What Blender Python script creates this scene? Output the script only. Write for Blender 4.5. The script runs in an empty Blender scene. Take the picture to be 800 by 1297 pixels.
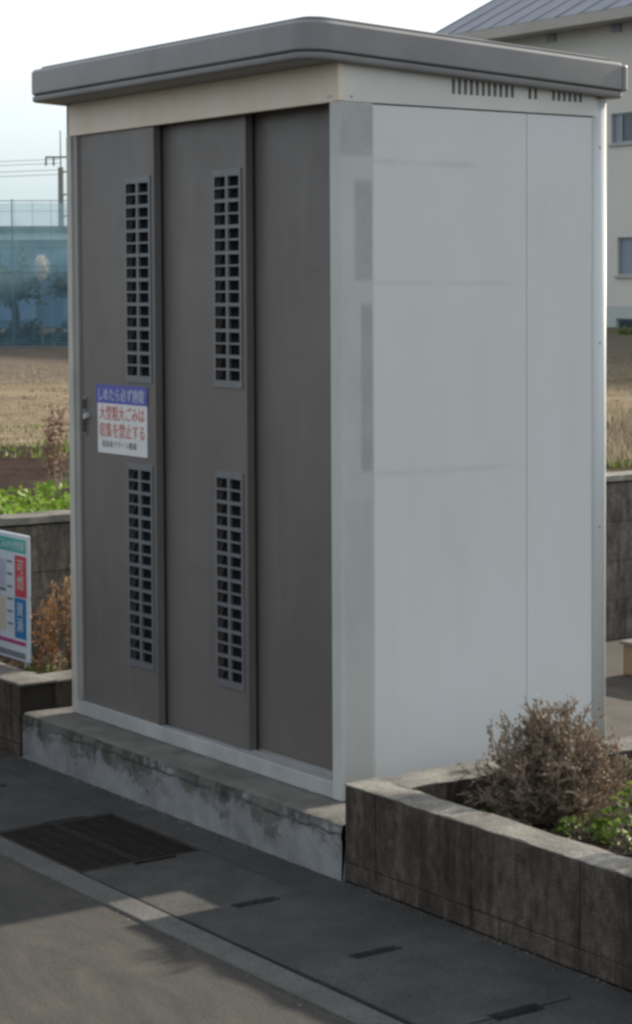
import bpy, bmesh, math, random
import numpy as np
from mathutils import Vector, Matrix, noise

random.seed(7)
S = bpy.context.scene
C = S.collection
RAD = math.radians

# ------------------------------------------------------------------ camera
cam_d = bpy.data.cameras.new('camera')
cam = bpy.data.objects.new('camera', cam_d)
C.objects.link(cam)
fw = Vector((-0.80745833, 0.58785907, -0.04932298))
rt = Vector((0.58870848, 0.80833819, -0.00341885))
up = Vector((-0.03785985, 0.03179744, 0.99877703))
M = Matrix((rt, up, -fw)).transposed().to_4x4()
M.translation = Vector((4.77062770, -3.28528708, 1.55))
cam.matrix_world = M
cam_d.sensor_fit = 'VERTICAL'
cam_d.sensor_height = 36.0
cam_d.lens = 2695.0 / 1297.0 * 36.0
cam_d.shift_x = -(500.7 - 400.0) / 1297.0
cam_d.shift_y = (504.5 - 648.5) / 1297.0
cam_d.clip_end = 2000
S.camera = cam

# ------------------------------------------------------------------ light
SUN_EL, SUN_AZ = RAD(21.5), RAD(-0.6)       # azimuth measured from +Y towards +X
W = bpy.data.worlds.new('World')
S.world = W
W.use_nodes = True
nt = W.node_tree
nt.nodes.clear()
wo = nt.nodes.new('ShaderNodeOutputWorld')
bg = nt.nodes.new('ShaderNodeBackground')
sky = nt.nodes.new('ShaderNodeTexSky')
sky.sky_type = 'NISHITA'
sky.sun_disc = False
sky.sun_elevation = SUN_EL
sky.sun_rotation = SUN_AZ
sky.air_density = 1.0
sky.dust_density = 1.6
sky.ozone_density = 1.0
bg.inputs['Strength'].default_value = 0.14
# thin bright cloud veil over the clear sky: whiter overhead, paler blue towards the horizon
tc = nt.nodes.new('ShaderNodeTexCoord')
sp_ = nt.nodes.new('ShaderNodeSeparateXYZ')
nt.links.new(tc.outputs['Generated'], sp_.inputs[0])
cn = nt.nodes.new('ShaderNodeTexNoise')
cn.inputs['Scale'].default_value = 3.2
cn.inputs['Detail'].default_value = 6
mp = nt.nodes.new('ShaderNodeMapping')
mp.inputs['Scale'].default_value = (1, 1, 3.5)
nt.links.new(tc.outputs['Generated'], mp.inputs[0])
nt.links.new(mp.outputs[0], cn.inputs['Vector'])
hr = nt.nodes.new('ShaderNodeMath'); hr.operation = 'MULTIPLY_ADD'
nt.links.new(cn.outputs['Fac'], hr.inputs[0]); hr.inputs[1].default_value = 0.06
nt.links.new(sp_.outputs[2], hr.inputs[2])
cr_ = nt.nodes.new('ShaderNodeValToRGB')
for _i in range(2):
    cr_.color_ramp.elements.new(0.5)
for _e, (_p, _c) in zip(cr_.color_ramp.elements, ((0.02, (1.35, 1.8, 2.3)), (0.085, (1.6, 2.05, 2.45)), (0.15, (3.3, 3.4, 3.45)), (0.6, (2.7, 2.75, 2.8)))):
    _e.position = _p; _e.color = (_c[0] / 4, _c[1] / 4, _c[2] / 4, 1)
nt.links.new(hr.outputs[0], cr_.inputs[0])
cs = nt.nodes.new('ShaderNodeVectorMath'); cs.operation = 'SCALE'; cs.inputs['Scale'].default_value = 4.0
nt.links.new(cr_.outputs[0], cs.inputs[0])
cm = nt.nodes.new('ShaderNodeMix'); cm.data_type = 'RGBA'; cm.inputs[0].default_value = 0.8
nt.links.new(sky.outputs[0], cm.inputs[6]); nt.links.new(cs.outputs[0], cm.inputs[7])
nt.links.new(cm.outputs[2], bg.inputs['Color'])
nt.links.new(bg.outputs[0], wo.inputs['Surface'])
sl = bpy.data.lights.new('sun', 'SUN')
sl.energy = 4.2
sl.angle = RAD(1.2)
sl.color = (1.0, 0.90, 0.76)
so = bpy.data.objects.new('sun', sl)
C.objects.link(so)
sd = Vector((math.sin(SUN_AZ) * math.cos(SUN_EL), math.cos(SUN_AZ) * math.cos(SUN_EL), math.sin(SUN_EL)))
so.rotation_euler = sd.to_track_quat('Z', 'Y').to_euler()
so.location = (0, 20, 12)

S.view_settings.view_transform = 'Standard'
S.view_settings.look = 'None'
S.view_settings.gamma = 1
S.view_settings.exposure = 1.2
S.cycles.filter_width = 3.0
S.cycles.max_bounces = 8


# ------------------------------------------------------------------ materials
class NT:
    def __init__(s, name, rough=0.7, metal=0.0, spec=0.5):
        s.m = bpy.data.materials.new(name)
        s.m.use_nodes = True
        s.t = s.m.node_tree
        s.b = s.t.nodes['Principled BSDF']
        s.b.inputs['Roughness'].default_value = rough
        s.b.inputs['Metallic'].default_value = metal
        s.b.inputs['Specular IOR Level'].default_value = spec
        s.geo = s.t.nodes.new('ShaderNodeNewGeometry')

    def n(s, typ, **kw):
        x = s.t.nodes.new(typ)
        for k, v in kw.items():
            setattr(x, k, v)
        return x

    def l(s, a, b):
        s.t.links.new(a, b)

    def pos(s, scale=(1, 1, 1), off=(0, 0, 0)):
        m = s.n('ShaderNodeMapping')
        m.inputs['Scale'].default_value = scale
        m.inputs['Location'].default_value = off
        s.l(s.geo.outputs['Position'], m.inputs['Vector'])
        return m.outputs[0]

    def noise(s, scale, detail=4, rough=0.55, vec=None, dist=0.0):
        x = s.n('ShaderNodeTexNoise')
        x.inputs['Scale'].default_value = scale
        x.inputs['Detail'].default_value = detail
        x.inputs['Roughness'].default_value = rough
        x.inputs['Distortion'].default_value = dist
        s.l(vec if vec is not None else s.geo.outputs['Position'], x.inputs['Vector'])
        return x.outputs['Fac']

    def ramp(s, fac, stops):
        r = s.n('ShaderNodeValToRGB')
        e = r.color_ramp.elements
        while len(e) < len(stops):
            e.new(0.5)
        for i, (p, c) in enumerate(stops):
            e[i].position = p
            e[i].color = (c[0], c[1], c[2], 1) if isinstance(c, (tuple, list)) else (c, c, c, 1)
        s.l(fac, r.inputs[0])
        return r.outputs['Color']

    def rng(s, fac, a, b, c=0.0, d=1.0):
        r = s.n('ShaderNodeMapRange')
        r.inputs[1].default_value = a
        r.inputs[2].default_value = b
        r.inputs[3].default_value = c
        r.inputs[4].default_value = d
        s.l(fac, r.inputs[0])
        return r.outputs[0]

    def math(s, op, a, b=None):
        r = s.n('ShaderNodeMath', operation=op)
        for i, v in enumerate((a, b)):
            if v is None:
                continue
            if isinstance(v, (int, float)):
                r.inputs[i].default_value = v
            else:
                s.l(v, r.inputs[i])
        return r.outputs[0]

    def mix(s, fac, a, b, blend='MIX'):
        r = s.n('ShaderNodeMix', data_type='RGBA', blend_type=blend)
        if isinstance(fac, (int, float)):
            r.inputs[0].default_value = fac
        else:
            s.l(fac, r.inputs[0])
        for i, v in ((6, a), (7, b)):
            if isinstance(v, (tuple, list)):
                r.inputs[i].default_value = (v[0], v[1], v[2], 1)
            else:
                s.l(v, r.inputs[i])
        return r.outputs[2]

    def xyz(s):
        x = s.n('ShaderNodeSeparateXYZ')
        s.l(s.geo.outputs['Position'], x.inputs[0])
        return x.outputs

    def color(s, c):
        if isinstance(c, (tuple, list)):
            s.b.inputs['Base Color'].default_value = (c[0], c[1], c[2], 1)
        else:
            s.l(c, s.b.inputs['Base Color'])
        return s

    def bump(s, h, strength=0.3, dist=0.01):
        x = s.n('ShaderNodeBump')
        x.inputs['Strength'].default_value = strength
        x.inputs['Distance'].default_value = dist
        s.l(h, x.inputs['Height'])
        s.l(x.outputs[0], s.b.inputs['Normal'])
        return s

    def island(s, lo, hi):
        return s.rng(s.geo.outputs['Random Per Island'], 0, 1, lo, hi)


def flat(name, col, rough=0.6, metal=0.0, var=0.12, scale=8, bump=0.0, spec=0.5):
    m = NT(name, rough, metal, spec)
    f = m.noise(scale, 5, 0.6)
    a = [c * (1 - var) for c in col]
    b = [min(1, c * (1 + var)) for c in col]
    m.color(m.ramp(f, [(0.3, a), (0.7, b)]))
    if bump:
        m.bump(m.noise(scale * 12, 4, 0.6), bump, 0.004)
    return m.m


MAT = {}
# painted steel of the shed side: pale bluish white with faint grime
m = NT('shed_white_paint', 0.42, 0, 0.4)
g1 = m.noise(2.2, 6, 0.6, m.pos((1, 1, 0.6)))
g2 = m.noise(9, 5, 0.6, m.pos((1, 1, 0.18)))
c0 = m.ramp(g1, [(0.25, (0.565, 0.600, 0.585)), (0.5, (0.590, 0.622, 0.617)), (0.75, (0.605, 0.632, 0.650))])
c1 = m.mix(m.rng(g2, 0.55, 0.8, 0, 0.13), c0, (0.40, 0.42, 0.41))
px = m.xyz()
# faint horizontal smudges where things have leant against the panels
sm = None
for z0, a_, y1 in ((1.912, 0.28, 0.50), (1.578, 0.16, 0.66), (1.05, 0.20, 0.66)):
    d = m.math('ABSOLUTE', m.math('SUBTRACT', px[2], z0))
    k = m.math('MULTIPLY', m.rng(d, 0.0, 0.013, a_, 0.0), m.rng(px[1], y1 - 0.06, y1, 1, 0))
    k = m.math('MULTIPLY', k, m.rng(m.noise(7, 3), 0.35, 0.6, 0.3, 1))
    sm = k if sm is None else m.math('ADD', sm, k)
c1 = m.mix(sm, c1, (0.22, 0.24, 0.24))
m.color(c1)
m.bump(m.noise(3, 2), 0.05, 0.01)
MAT['white'] = m.m

# corner post with old tape marks
m = NT('post_paint', 0.5, 0, 0.4)
px = m.xyz()
base = m.ramp(m.noise(5, 5, 0.6, m.pos((1, 1, 0.4))), [(0.3, (0.41, 0.43, 0.41)), (0.7, (0.49, 0.51, 0.49))])
tape = None
for z0, z1, y0, y1, a_ in ((1.925, 2.07, 0.0, 0.112, 0.5), (1.585, 1.86, 0.048, 0.108, 0.55), (1.06, 1.52, 0.068, 0.106, 0.55), (0.2, 0.98, 0.01, 0.10, 0.16)):
    kz = m.math('MULTIPLY', m.rng(px[2], z0 - 0.008, z0 + 0.008), m.rng(px[2], z1 - 0.008, z1 + 0.008, 1, 0))
    ky = m.math('MULTIPLY', m.rng(px[1], y0 - 0.006, y0 + 0.006), m.rng(px[1], y1 - 0.006, y1 + 0.006, 1, 0))
    k = m.math('MULTIPLY', m.math('MULTIPLY', kz, ky), a_)
    tape = k if tape is None else m.math('ADD', tape, k)
tape = m.math('MULTIPLY', tape, m.rng(m.noise(14, 4), 0.3, 0.6, 0.6, 1))
m.color(m.mix(tape, base, (0.22, 0.235, 0.225)))
MAT['post'] = m.m

m = NT('header_paint', 0.5, 0, 0.4)
MAT['header'] = m.color(m.ramp(m.noise(6, 5, 0.6, m.pos((1, 1, 0.5))), [(0.3, (0.64, 0.55, 0.42)), (0.7, (0.72, 0.65, 0.54))])).m
MAT['sill'] = flat('sill_aluminium', (0.42, 0.43, 0.43), 0.45, 0.2, 0.18, 7)
MAT['stop'] = flat('door_stop_grey', (0.27, 0.265, 0.25), 0.5, 0, 0.12, 7)
MAT['post2'] = flat('left_post_grey_beige', (0.42, 0.41, 0.37), 0.5, 0, 0.1, 7)
MAT['sheader'] = flat('side_header_paint', (0.56, 0.57, 0.54), 0.5, 0, 0.06, 5)
MAT['rail'] = flat('rail_metal', (0.16, 0.16, 0.165), 0.5, 0.4, 0.2, 20)

m = NT('door_brown_paint', 0.40, 0, 0.4)
f = m.noise(3, 6, 0.6, m.pos((1, 1, 0.5)))
cc = m.ramp(f, [(0.3, (0.122, 0.109, 0.103)), (0.7, (0.151, 0.137, 0.130))])
z = m.xyz()[2]
dust = m.math('MULTIPLY', m.rng(z, 0.18, 0.55, 0.35, 0.0), m.noise(12, 4))
cc = m.mix(m.rng(m.noise(5, 8, 0.7, m.pos((3.5, 1, 0.25), (2, 0, 0))), 0.5, 0.75, 0, 0.28), cc, (0.20, 0.185, 0.17))
cc = m.mix(m.rng(m.noise(3, 9, 0.75, m.pos((0.6, 1, 6), (7, 0, 3))), 0.60, 0.70, 0, 0.25), cc, (0.07, 0.065, 0.062))
m.color(m.mix(dust, cc, (0.16, 0.15, 0.135)))
m.l(m.rng(m.noise(6, 6, 0.7), 0.3, 0.7, 0.32, 0.52), m.b.inputs['Roughness'])
m.bump(m.noise(2.6, 3), 0.14, 0.02)
MAT['door'] = m.m
MAT['grille'] = flat('grille_grey_metal', (0.155, 0.163, 0.172), 0.45, 0.2, 0.12, 15)
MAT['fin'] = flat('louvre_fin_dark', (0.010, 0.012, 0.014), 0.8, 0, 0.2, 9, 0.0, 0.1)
MAT['dark'] = flat('dark_interior', (0.03, 0.033, 0.035), 0.9, 0, 0.3, 5)
m = NT('roof_fascia_grey', 0.42, 0.0, 0.45)
MAT['roof'] = m.color(m.ramp(m.noise(4, 6, 0.62), [(0.3, (0.17, 0.17, 0.172)), (0.5, (0.20, 0.20, 0.203)), (0.72, (0.225, 0.225, 0.222))])).bump(m.noise(5, 3), 0.06, 0.01).m
MAT['roofdark'] = flat('roof_seam_dark', (0.04, 0.04, 0.045), 0.6, 0, 0.2, 10)

# concretes
def concrete(name, lo, hi, stain=(0.06, 0.055, 0.05), st=0.5, streak=0.4, bump=0.35, rough=0.9):
    m = NT(name, rough, 0, 0.25)
    a = m.ramp(m.noise(7, 8, 0.65), [(0.3, lo), (0.7, hi)])
    big = m.rng(m.noise(2.3, 6, 0.65), 0.45, 0.72, 0, st)
    a = m.mix(big, a, stain)
    if streak:
        s_ = m.rng(m.noise(26, 4, 0.6, m.pos((1, 1, 0.07))), 0.46, 0.7, 0, streak)
        a = m.mix(s_, a, stain)
        s_ = m.rng(m.noise(33, 4, 0.6, m.pos((1, 1, 0.06), (5, 2, 1))), 0.55, 0.75, 0, streak * 0.7)
        a = m.mix(s_, a, [c * 1.25 for c in hi])
    sp = m.rng(m.noise(160, 3, 0.6), 0.35, 0.65, 0.72, 1.25)
    v = m.n('ShaderNodeVectorMath', operation='SCALE')
    m.l(a, v.inputs[0])
    m.l(sp, v.inputs['Scale'])
    if streak > 0.45:
        v0 = m.n('ShaderNodeVectorMath', operation='SCALE')
        m.l(v.outputs[0], v0.inputs[0])
        k0 = m.math('MULTIPLY', m.rng(m.noise(48, 5, 0.7, m.pos((1, 1, 0.45))), 0.3, 0.7, 0.55, 1.5), m.rng(m.noise(11, 5, 0.7), 0.3, 0.7, 0.75, 1.25))
        m.l(k0, v0.inputs['Scale'])
        v = v0
    isl = m.n('ShaderNodeObjectInfo')
    v2 = m.n('ShaderNodeVectorMath', operation='SCALE')
    m.l(v.outputs[0], v2.inputs[0])
    m.l(m.rng(isl.outputs['Random'], 0, 1, 0.93, 1.06), v2.inputs['Scale'])
    m.color(v2.outputs[0])
    m.bump(m.noise(60, 6, 0.7), bump, 0.008)
    return m.m

MAT['block'] = concrete('wall_block_dark', (0.058, 0.046, 0.037), (0.10, 0.083, 0.068), (0.024, 0.020, 0.017), 0.7, 0.85)
MAT['block_far'] = concrete('retaining_block', (0.075, 0.066, 0.057), (0.13, 0.12, 0.108), (0.035, 0.03, 0.026), 0.7, 0.8)
MAT['mortar'] = concrete('mortar_joint', (0.024, 0.021, 0.018), (0.045, 0.04, 0.035), (0.02, 0.02, 0.018), 0.3, 0.1)
MAT['coping'] = concrete('coping_concrete', (0.12, 0.115, 0.105), (0.26, 0.25, 0.225), (0.06, 0.058, 0.05), 0.85, 0.0, 0.6)
MAT['lid'] = concrete('gutter_lid_concrete', (0.042, 0.042, 0.041), (0.070, 0.070, 0.067), (0.028, 0.028, 0.026), 0.6, 0.0)
MAT['kerb'] = concrete('gutter_edge_concrete', (0.085, 0.085, 0.082), (0.125, 0.124, 0.118), (0.055, 0.055, 0.05), 0.5, 0.0)
MAT['yard'] = concrete('yard_concrete', (0.05, 0.046, 0.04), (0.085, 0.078, 0.068), (0.032, 0.03, 0.025), 0.5, 0.0)
MAT['tan'] = concrete('tan_block', (0.17, 0.13, 0.08), (0.24, 0.19, 0.12), (0.12, 0.09, 0.06), 0.3, 0.0)

# platform: dark concrete, flaking pale paint, black runs from the top edge
m = NT('platform_flaking_concrete', 0.9, 0, 0.25)
px = m.xyz()
dark = m.ramp(m.noise(9, 7, 0.65), [(0.3, (0.075, 0.072, 0.068)), (0.7, (0.15, 0.145, 0.135))])
pale = m.ramp(m.noise(9, 7, 0.65), [(0.3, (0.15, 0.155, 0.157)), (0.7, (0.28, 0.288, 0.298))])
patch = m.noise(9.0, 10, 0.75, m.pos((0.8, 1, 1.1), (3, 0, 0)), 0.1)
zt = m.rng(px[2], 0.0, 0.152, 0.10, -0.12)
patchf = m.rng(m.math('ADD', patch, zt), 0.42, 0.50, 0, 1)
runs = m.rng(m.math('ADD', m.noise(10, 8, 0.7, m.pos((1.1, 1, 0.45), (1.3, 0, 0)), 0.3), m.rng(px[2], 0.0, 0.152, -0.13, 0.06)), 0.55, 0.62, 0, 1)
c = m.mix(patchf, dark, pale)
c = m.mix(m.math('MULTIPLY', runs, 0.8), c, (0.045, 0.042, 0.038))
lz = m.math('ABSOLUTE', m.math('SUBTRACT', m.math('ADD', px[2], m.math('MULTIPLY', m.noise(12, 4), 0.03)), 0.137))  # broken dark band: shadow line under the top lip painted into the colour
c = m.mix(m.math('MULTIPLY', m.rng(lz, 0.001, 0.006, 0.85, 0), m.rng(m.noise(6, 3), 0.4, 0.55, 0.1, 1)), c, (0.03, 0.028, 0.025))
c = m.mix(m.rng(m.noise(30, 6, 0.75), 0.6, 0.7, 0, 0.6), c, (0.05, 0.047, 0.042))
nz = m.n('ShaderNodeSeparateXYZ')
m.l(m.geo.outputs['Normal'], nz.inputs[0])
top = m.ramp(m.noise(8, 7, 0.65), [(0.3, (0.09, 0.087, 0.082)), (0.7, (0.19, 0.185, 0.17))])
c = m.mix(m.rng(nz.outputs[2], 0.6, 0.9, 0, 1), c, top)
m.color(c)
m.bump(m.math('ADD', m.noise(45, 6, 0.7), m.math('MULTIPLY', patchf, 0.6)), 0.45, 0.008)
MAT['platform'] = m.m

# asphalt
m = NT('asphalt', 0.88, 0, 0.3)
a = m.ramp(m.noise(3.0, 9, 0.74, m.pos((0.6, 1.6, 1)), 1.8), [(0.3, (0.034, 0.033, 0.031)), (0.52, (0.055, 0.0525, 0.047)), (0.72, (0.080, 0.075, 0.064))])
v = m.n('ShaderNodeTexVoronoi')
v.inputs['Scale'].default_value = 120
m.l(m.geo.outputs['Position'], v.inputs['Vector'])
sp = m.rng(v.outputs['Distance'], 0.0, 0.6, 1.12, 0.85)
vs = m.n('ShaderNodeVectorMath', operation='SCALE')
m.l(a, vs.inputs[0]); m.l(sp, vs.inputs['Scale'])
m.color(vs.outputs[0])
m.bump(m.math('ADD', v.outputs['Distance'], m.noise(70, 4, 0.7)), 0.22, 0.003)
MAT['asphalt'] = m.m

# soils and field
m = NT('garden_soil', 0.95, 0, 0.1)
MAT['soil'] = m.color(m.ramp(m.noise(22, 7, 0.7), [(0.3, (0.016, 0.012, 0.009)), (0.6, (0.042, 0.031, 0.022)), (0.8, (0.085, 0.064, 0.043))])).bump(m.noise(30, 6, 0.7), 0.8, 0.02).m
m = NT('field_ground', 0.95, 0, 0.1)
px = m.xyz()
wob = m.math('MULTIPLY', m.noise(0.9, 4), 1.2)
xx = m.math('ADD', m.math('MULTIPLY', px[0], -1.0), wob)
dry = m.ramp(m.noise(3.2, 9, 0.75, m.pos((1.6, 0.45, 1))), [(0.28, (0.12, 0.098, 0.066)), (0.5, (0.215, 0.170, 0.112)), (0.66, (0.34, 0.275, 0.185))])
far = m.ramp(m.noise(1.2, 8, 0.7), [(0.3, (0.10, 0.083, 0.066)), (0.7, (0.165, 0.136, 0.104))])
tilled = m.ramp(m.noise(14, 7, 0.7), [(0.3, (0.014, 0.009, 0.008)), (0.6, (0.045, 0.024, 0.017)), (0.8, (0.10, 0.055, 0.035))])
c = m.mix(m.rng(xx, 6.7, 7.3, 0, 1), tilled, dry)
c = m.mix(m.rng(xx, 13.5, 16.5, 0, 1), c, far)
gm = m.math('MULTIPLY', m.rng(m.noise(1.6, 5), 0.5, 0.62, 0, 0.6), m.rng(xx, 4.5, 9, 1, 0.1))
c = m.mix(gm, c, (0.09, 0.12, 0.03))
m.color(c)
m.bump(m.noise(12, 6, 0.75), 0.9, 0.06)
MAT['field'] = m.m

# foliage style materials with per leaf tone
def leaf(name, cols, rough=0.6, trans=0.25):
    m = NT(name, rough, 0, 0.25)
    st = [(i / max(1, len(cols) - 1), c) for i, c in enumerate(cols)]
    r = m.ramp(m.geo.outputs['Random Per Island'], st)
    m.color(r)
    if trans:
        tb = m.n('ShaderNodeBsdfTranslucent')
        m.l(r, tb.inputs['Color'])
        mx = m.n('ShaderNodeMixShader')
        mx.inputs[0].default_value = trans
        out = m.t.nodes['Material Output']
        m.l(m.b.outputs[0], mx.inputs[1]); m.l(tb.outputs[0], mx.inputs[2])
        m.l(mx.outputs[0], out.inputs['Surface'])
    return m.m

MAT['leaf_brown'] = leaf('dormant_leaf', [(0.14, 0.095, 0.065), (0.23, 0.155, 0.11), (0.15, 0.145, 0.075), (0.29, 0.205, 0.15), (0.12, 0.088, 0.065), (0.19, 0.17, 0.11)])
MAT['leaf_green'] = leaf('planter_leaf', [(0.05, 0.09, 0.015), (0.11, 0.19, 0.03), (0.17, 0.23, 0.05), (0.07, 0.12, 0.02), (0.20, 0.18, 0.07)], 0.5, 0.35)
MAT['leaf_veg'] = leaf('vegetable_leaf', [(0.08, 0.16, 0.02), (0.15, 0.26, 0.03), (0.22, 0.31, 0.05), (0.09, 0.16, 0.02)], 0.5, 0.4)
MAT['leaf_orange'] = leaf('dry_weed_leaf', [(0.20, 0.09, 0.035), (0.30, 0.13, 0.05), (0.13, 0.08, 0.04), (0.26, 0.17, 0.09), (0.10, 0.065, 0.035)], 0.7, 0.3)
MAT['seed'] = leaf('seed_head', [(0.13, 0.06, 0.045), (0.22, 0.12, 0.09), (0.32, 0.22, 0.17), (0.10, 0.05, 0.04)], 0.8, 0.1)
MAT['straw'] = leaf('straw_blade', [(0.15, 0.125, 0.082), (0.24, 0.20, 0.138), (0.33, 0.285, 0.205), (0.19, 0.15, 0.105)], 0.7, 0.25)
MAT['tree_leaf'] = leaf('tree_leaf', [(0.03, 0.05, 0.03), (0.05, 0.07, 0.04), (0.08, 0.10, 0.05)], 0.6, 0.2)
MAT['plume'] = leaf('pampas_plume', [(0.55, 0.48, 0.42), (0.68, 0.62, 0.55), (0.6, 0.5, 0.42)], 0.8, 0.3)
MAT['twig'] = leaf('twig_bark', [(0.16, 0.12, 0.095), (0.26, 0.22, 0.18), (0.20, 0.16, 0.13)], 0.85, 0)
MAT['bark'] = flat('tree_bark', (0.06, 0.05, 0.04), 0.9, 0, 0.3, 6, 0.4)

# far things
MAT['facade'] = flat('school_facade_render', (0.57, 0.555, 0.505), 0.9, 0, 0.05, 0.5)
MAT['facade_low'] = flat('facade_lower_band', (0.42, 0.46, 0.43), 0.9, 0, 0.06, 0.5)
m = NT('metal_roof_blue_grey', 0.45, 0.2, 0.4)
MAT['mroof'] = m.color(m.ramp(m.noise(1.2, 5, 0.6, m.pos((3, 0.4, 1))), [(0.3, (0.14, 0.155, 0.185)), (0.7, (0.19, 0.205, 0.24))])).m
MAT['eave'] = flat('eave_board', (0.38, 0.36, 0.32), 0.8, 0, 0.08, 1)
MAT['wframe'] = flat('window_frame_alu', (0.28, 0.30, 0.33), 0.5, 0.3, 0.08, 2)
MAT['glass'] = flat('window_pane_dark', (0.045, 0.065, 0.085), 0.12, 0, 0.2, 0.7, 0, 0.6)
MAT['curtain'] = flat('window_pane_pale', (0.20, 0.24, 0.29), 0.3, 0, 0.1, 0.7)
MAT['pole'] = flat('utility_pole_concrete', (0.20, 0.21, 0.20), 0.8, 0, 0.1, 2)
MAT['wire'] = flat('black_cable', (0.05, 0.055, 0.06), 0.6, 0, 0.1, 2)
MAT['post_green'] = flat('fence_post_blue_green', (0.08, 0.18, 0.22), 0.5, 0.1, 0.1, 2)
MAT['cord'] = flat('teal_net_cord', (0.10, 0.26, 0.30), 0.7, 0, 0.1, 2)
MAT['bluewall'] = flat('blue_grey_cladding', (0.10, 0.20, 0.30), 0.6, 0, 0.08, 0.4)
MAT['bluelow'] = flat('pale_blue_shutter', (0.16, 0.28, 0.42), 0.6, 0, 0.08, 0.4)
MAT['paleband'] = flat('pale_fascia_band', (0.42, 0.52, 0.58), 0.6, 0, 0.08, 0.4)
MAT['ridge'] = flat('hall_roof_edge', (0.07, 0.09, 0.10), 0.6, 0, 0.1, 0.4)
MAT['whitething'] = flat('white_van_paint', (0.7, 0.72, 0.75), 0.4, 0, 0.03, 1)

m = NT('teal_fence_net', 0.8, 0, 0.1)
w1 = m.n('ShaderNodeTexNoise'); w1.inputs['Scale'].default_value = 3.0; w1.inputs['Detail'].default_value = 5
m.l(m.geo.outputs['Position'], w1.inputs['Vector'])
m.color(m.ramp(w1.outputs['Fac'], [(0.3, (0.06, 0.13, 0.19)), (0.7, (0.10, 0.18, 0.25))]))
tr = m.n('ShaderNodeBsdfTransparent')
tb = m.n('ShaderNodeBsdfTranslucent')
tb.inputs['Color'].default_value = (0.18, 0.31, 0.38, 1)
ad = m.n('ShaderNodeMixShader'); ad.inputs[0].default_value = 0.5
m.l(m.b.outputs[0], ad.inputs[1]); m.l(tb.outputs[0], ad.inputs[2])
mx = m.n('ShaderNodeMixShader')
m.l(m.rng(w1.outputs['Fac'], 0.3, 0.7, 0.36, 0.52), mx.inputs[0])
m.l(tr.outputs[0], mx.inputs[1]); m.l(ad.outputs[0], mx.inputs[2])
m.l(mx.outputs[0], m.t.nodes['Material Output'].inputs['Surface'])
MAT['net'] = m.m

for k, col in dict(st_white=(0.62, 0.63, 0.63), st_blue=(0.075, 0.085, 0.36), st_red=(0.50, 0.08, 0.06), st_black=(0.05, 0.06, 0.07),
                   bd_white=(0.50, 0.55, 0.60), bd_green=(0.05, 0.33, 0.27), bd_red=(0.46, 0.06, 0.09), bd_blue=(0.025, 0.16, 0.34),
                   bd_mag=(0.36, 0.04, 0.16), bd_grey=(0.16, 0.17, 0.20), bd_lilac=(0.40, 0.40, 0.50), bd_cream=(0.50, 0.47, 0.38)).items():
    MAT[k] = flat('print_' + k[3:], col, 0.5, 0, 0.06, 30)


# ------------------------------------------------------------------ mesh helpers
class MB:
    def __init__(s):
        s.v, s.f = [], []

    def poly(s, pts, faces):
        b = len(s.v)
        s.v += [tuple(p) for p in pts]
        s.f += [tuple(i + b for i in f) for f in faces]
        return s

    def box(s, x0, x1, y0, y1, z0, z1, ch=0.0):
        if ch <= 0:
            p = [(x, y, z_) for z_ in (z0, z1) for y in (y0, y1) for x in (x0, x1)]
            return s.poly(p, [(0, 2, 3, 1), (4, 5, 7, 6), (0, 1, 5, 4), (2, 6, 7, 3), (0, 4, 6, 2), (1, 3, 7, 5)])
        bm = bmesh.new()
        bmesh.ops.create_cube(bm, size=1)
        for v_ in bm.verts:
            v_.co = ((x0 + x1) / 2 + v_.co.x * (x1 - x0), (y0 + y1) / 2 + v_.co.y * (y1 - y0), (z0 + z1) / 2 + v_.co.z * (z1 - z0))
        bmesh.ops.bevel(bm, geom=bm.edges[:], offset=ch, segments=2, affect='EDGES', profile=0.5)
        bm.verts.index_update()
        s.poly([v_.co[:] for v_ in bm.verts], [[v_.index for v_ in f_.verts] for f_ in bm.faces])
        bm.free()
        return s

    def tube(s, a, b, r0, r1=None, n=6):
        r1 = r0 if r1 is None else r1
        a, b = Vector(a), Vector(b)
        d = (b - a)
        if d.length < 1e-7:
            return s
        d.normalize()
        u_ = d.orthogonal().normalized()
        w_ = d.cross(u_)
        p = []
        for c_, r in ((a, r0), (b, r1)):
            for i in range(n):
                t = 2 * math.pi * i / n
                p.append(c_ + (u_ * math.cos(t) + w_ * math.sin(t)) * r)
        f = [(i, (i + 1) % n, n + (i + 1) % n, n + i) for i in range(n)]
        f += [tuple(range(n - 1, -1, -1)), tuple(range(n, 2 * n))]
        return s.poly(p, f)

    def quad(s, c_, u_, w_):
        c_, u_, w_ = Vector(c_), Vector(u_), Vector(w_)
        return s.poly([c_ - u_, c_ + w_ * 0.6, c_ + u_, c_ - w_ * 0.6], [(0, 1, 2, 3)])

    def mesh(s, name, mat, smooth=False):
        me = bpy.data.meshes.new(name)
        me.from_pydata(s.v, [], s.f)
        me.update()
        if mat is not None:
            me.materials.append(mat)
        if smooth:
            for p in me.polygons:
                p.use_smooth = True
            me.set_sharp_from_angle(angle=RAD(28))
        return me

    def build(s, name, mat, parent=None, smooth=False):
        return link(name, s.mesh(name, mat, smooth), parent)


def link(name, me, parent=None):
    o = bpy.data.objects.new(name, me)
    C.objects.link(o)
    if parent is not None:
        o.parent = parent
        # parents sit at identity rotation; keep world coordinates
        o.matrix_parent_inverse = Matrix.Translation(parent.matrix_basis.translation).inverted() if parent.parent is None else Matrix()
        if parent.parent is not None:
            o.matrix_parent_inverse = Matrix()
    return o


def tag(o, label=None, cat=None, group=None, kind=None):
    if label: o['label'] = label
    if cat: o['category'] = cat
    if group: o['group'] = group
    if kind: o['kind'] = kind
    return o


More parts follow.
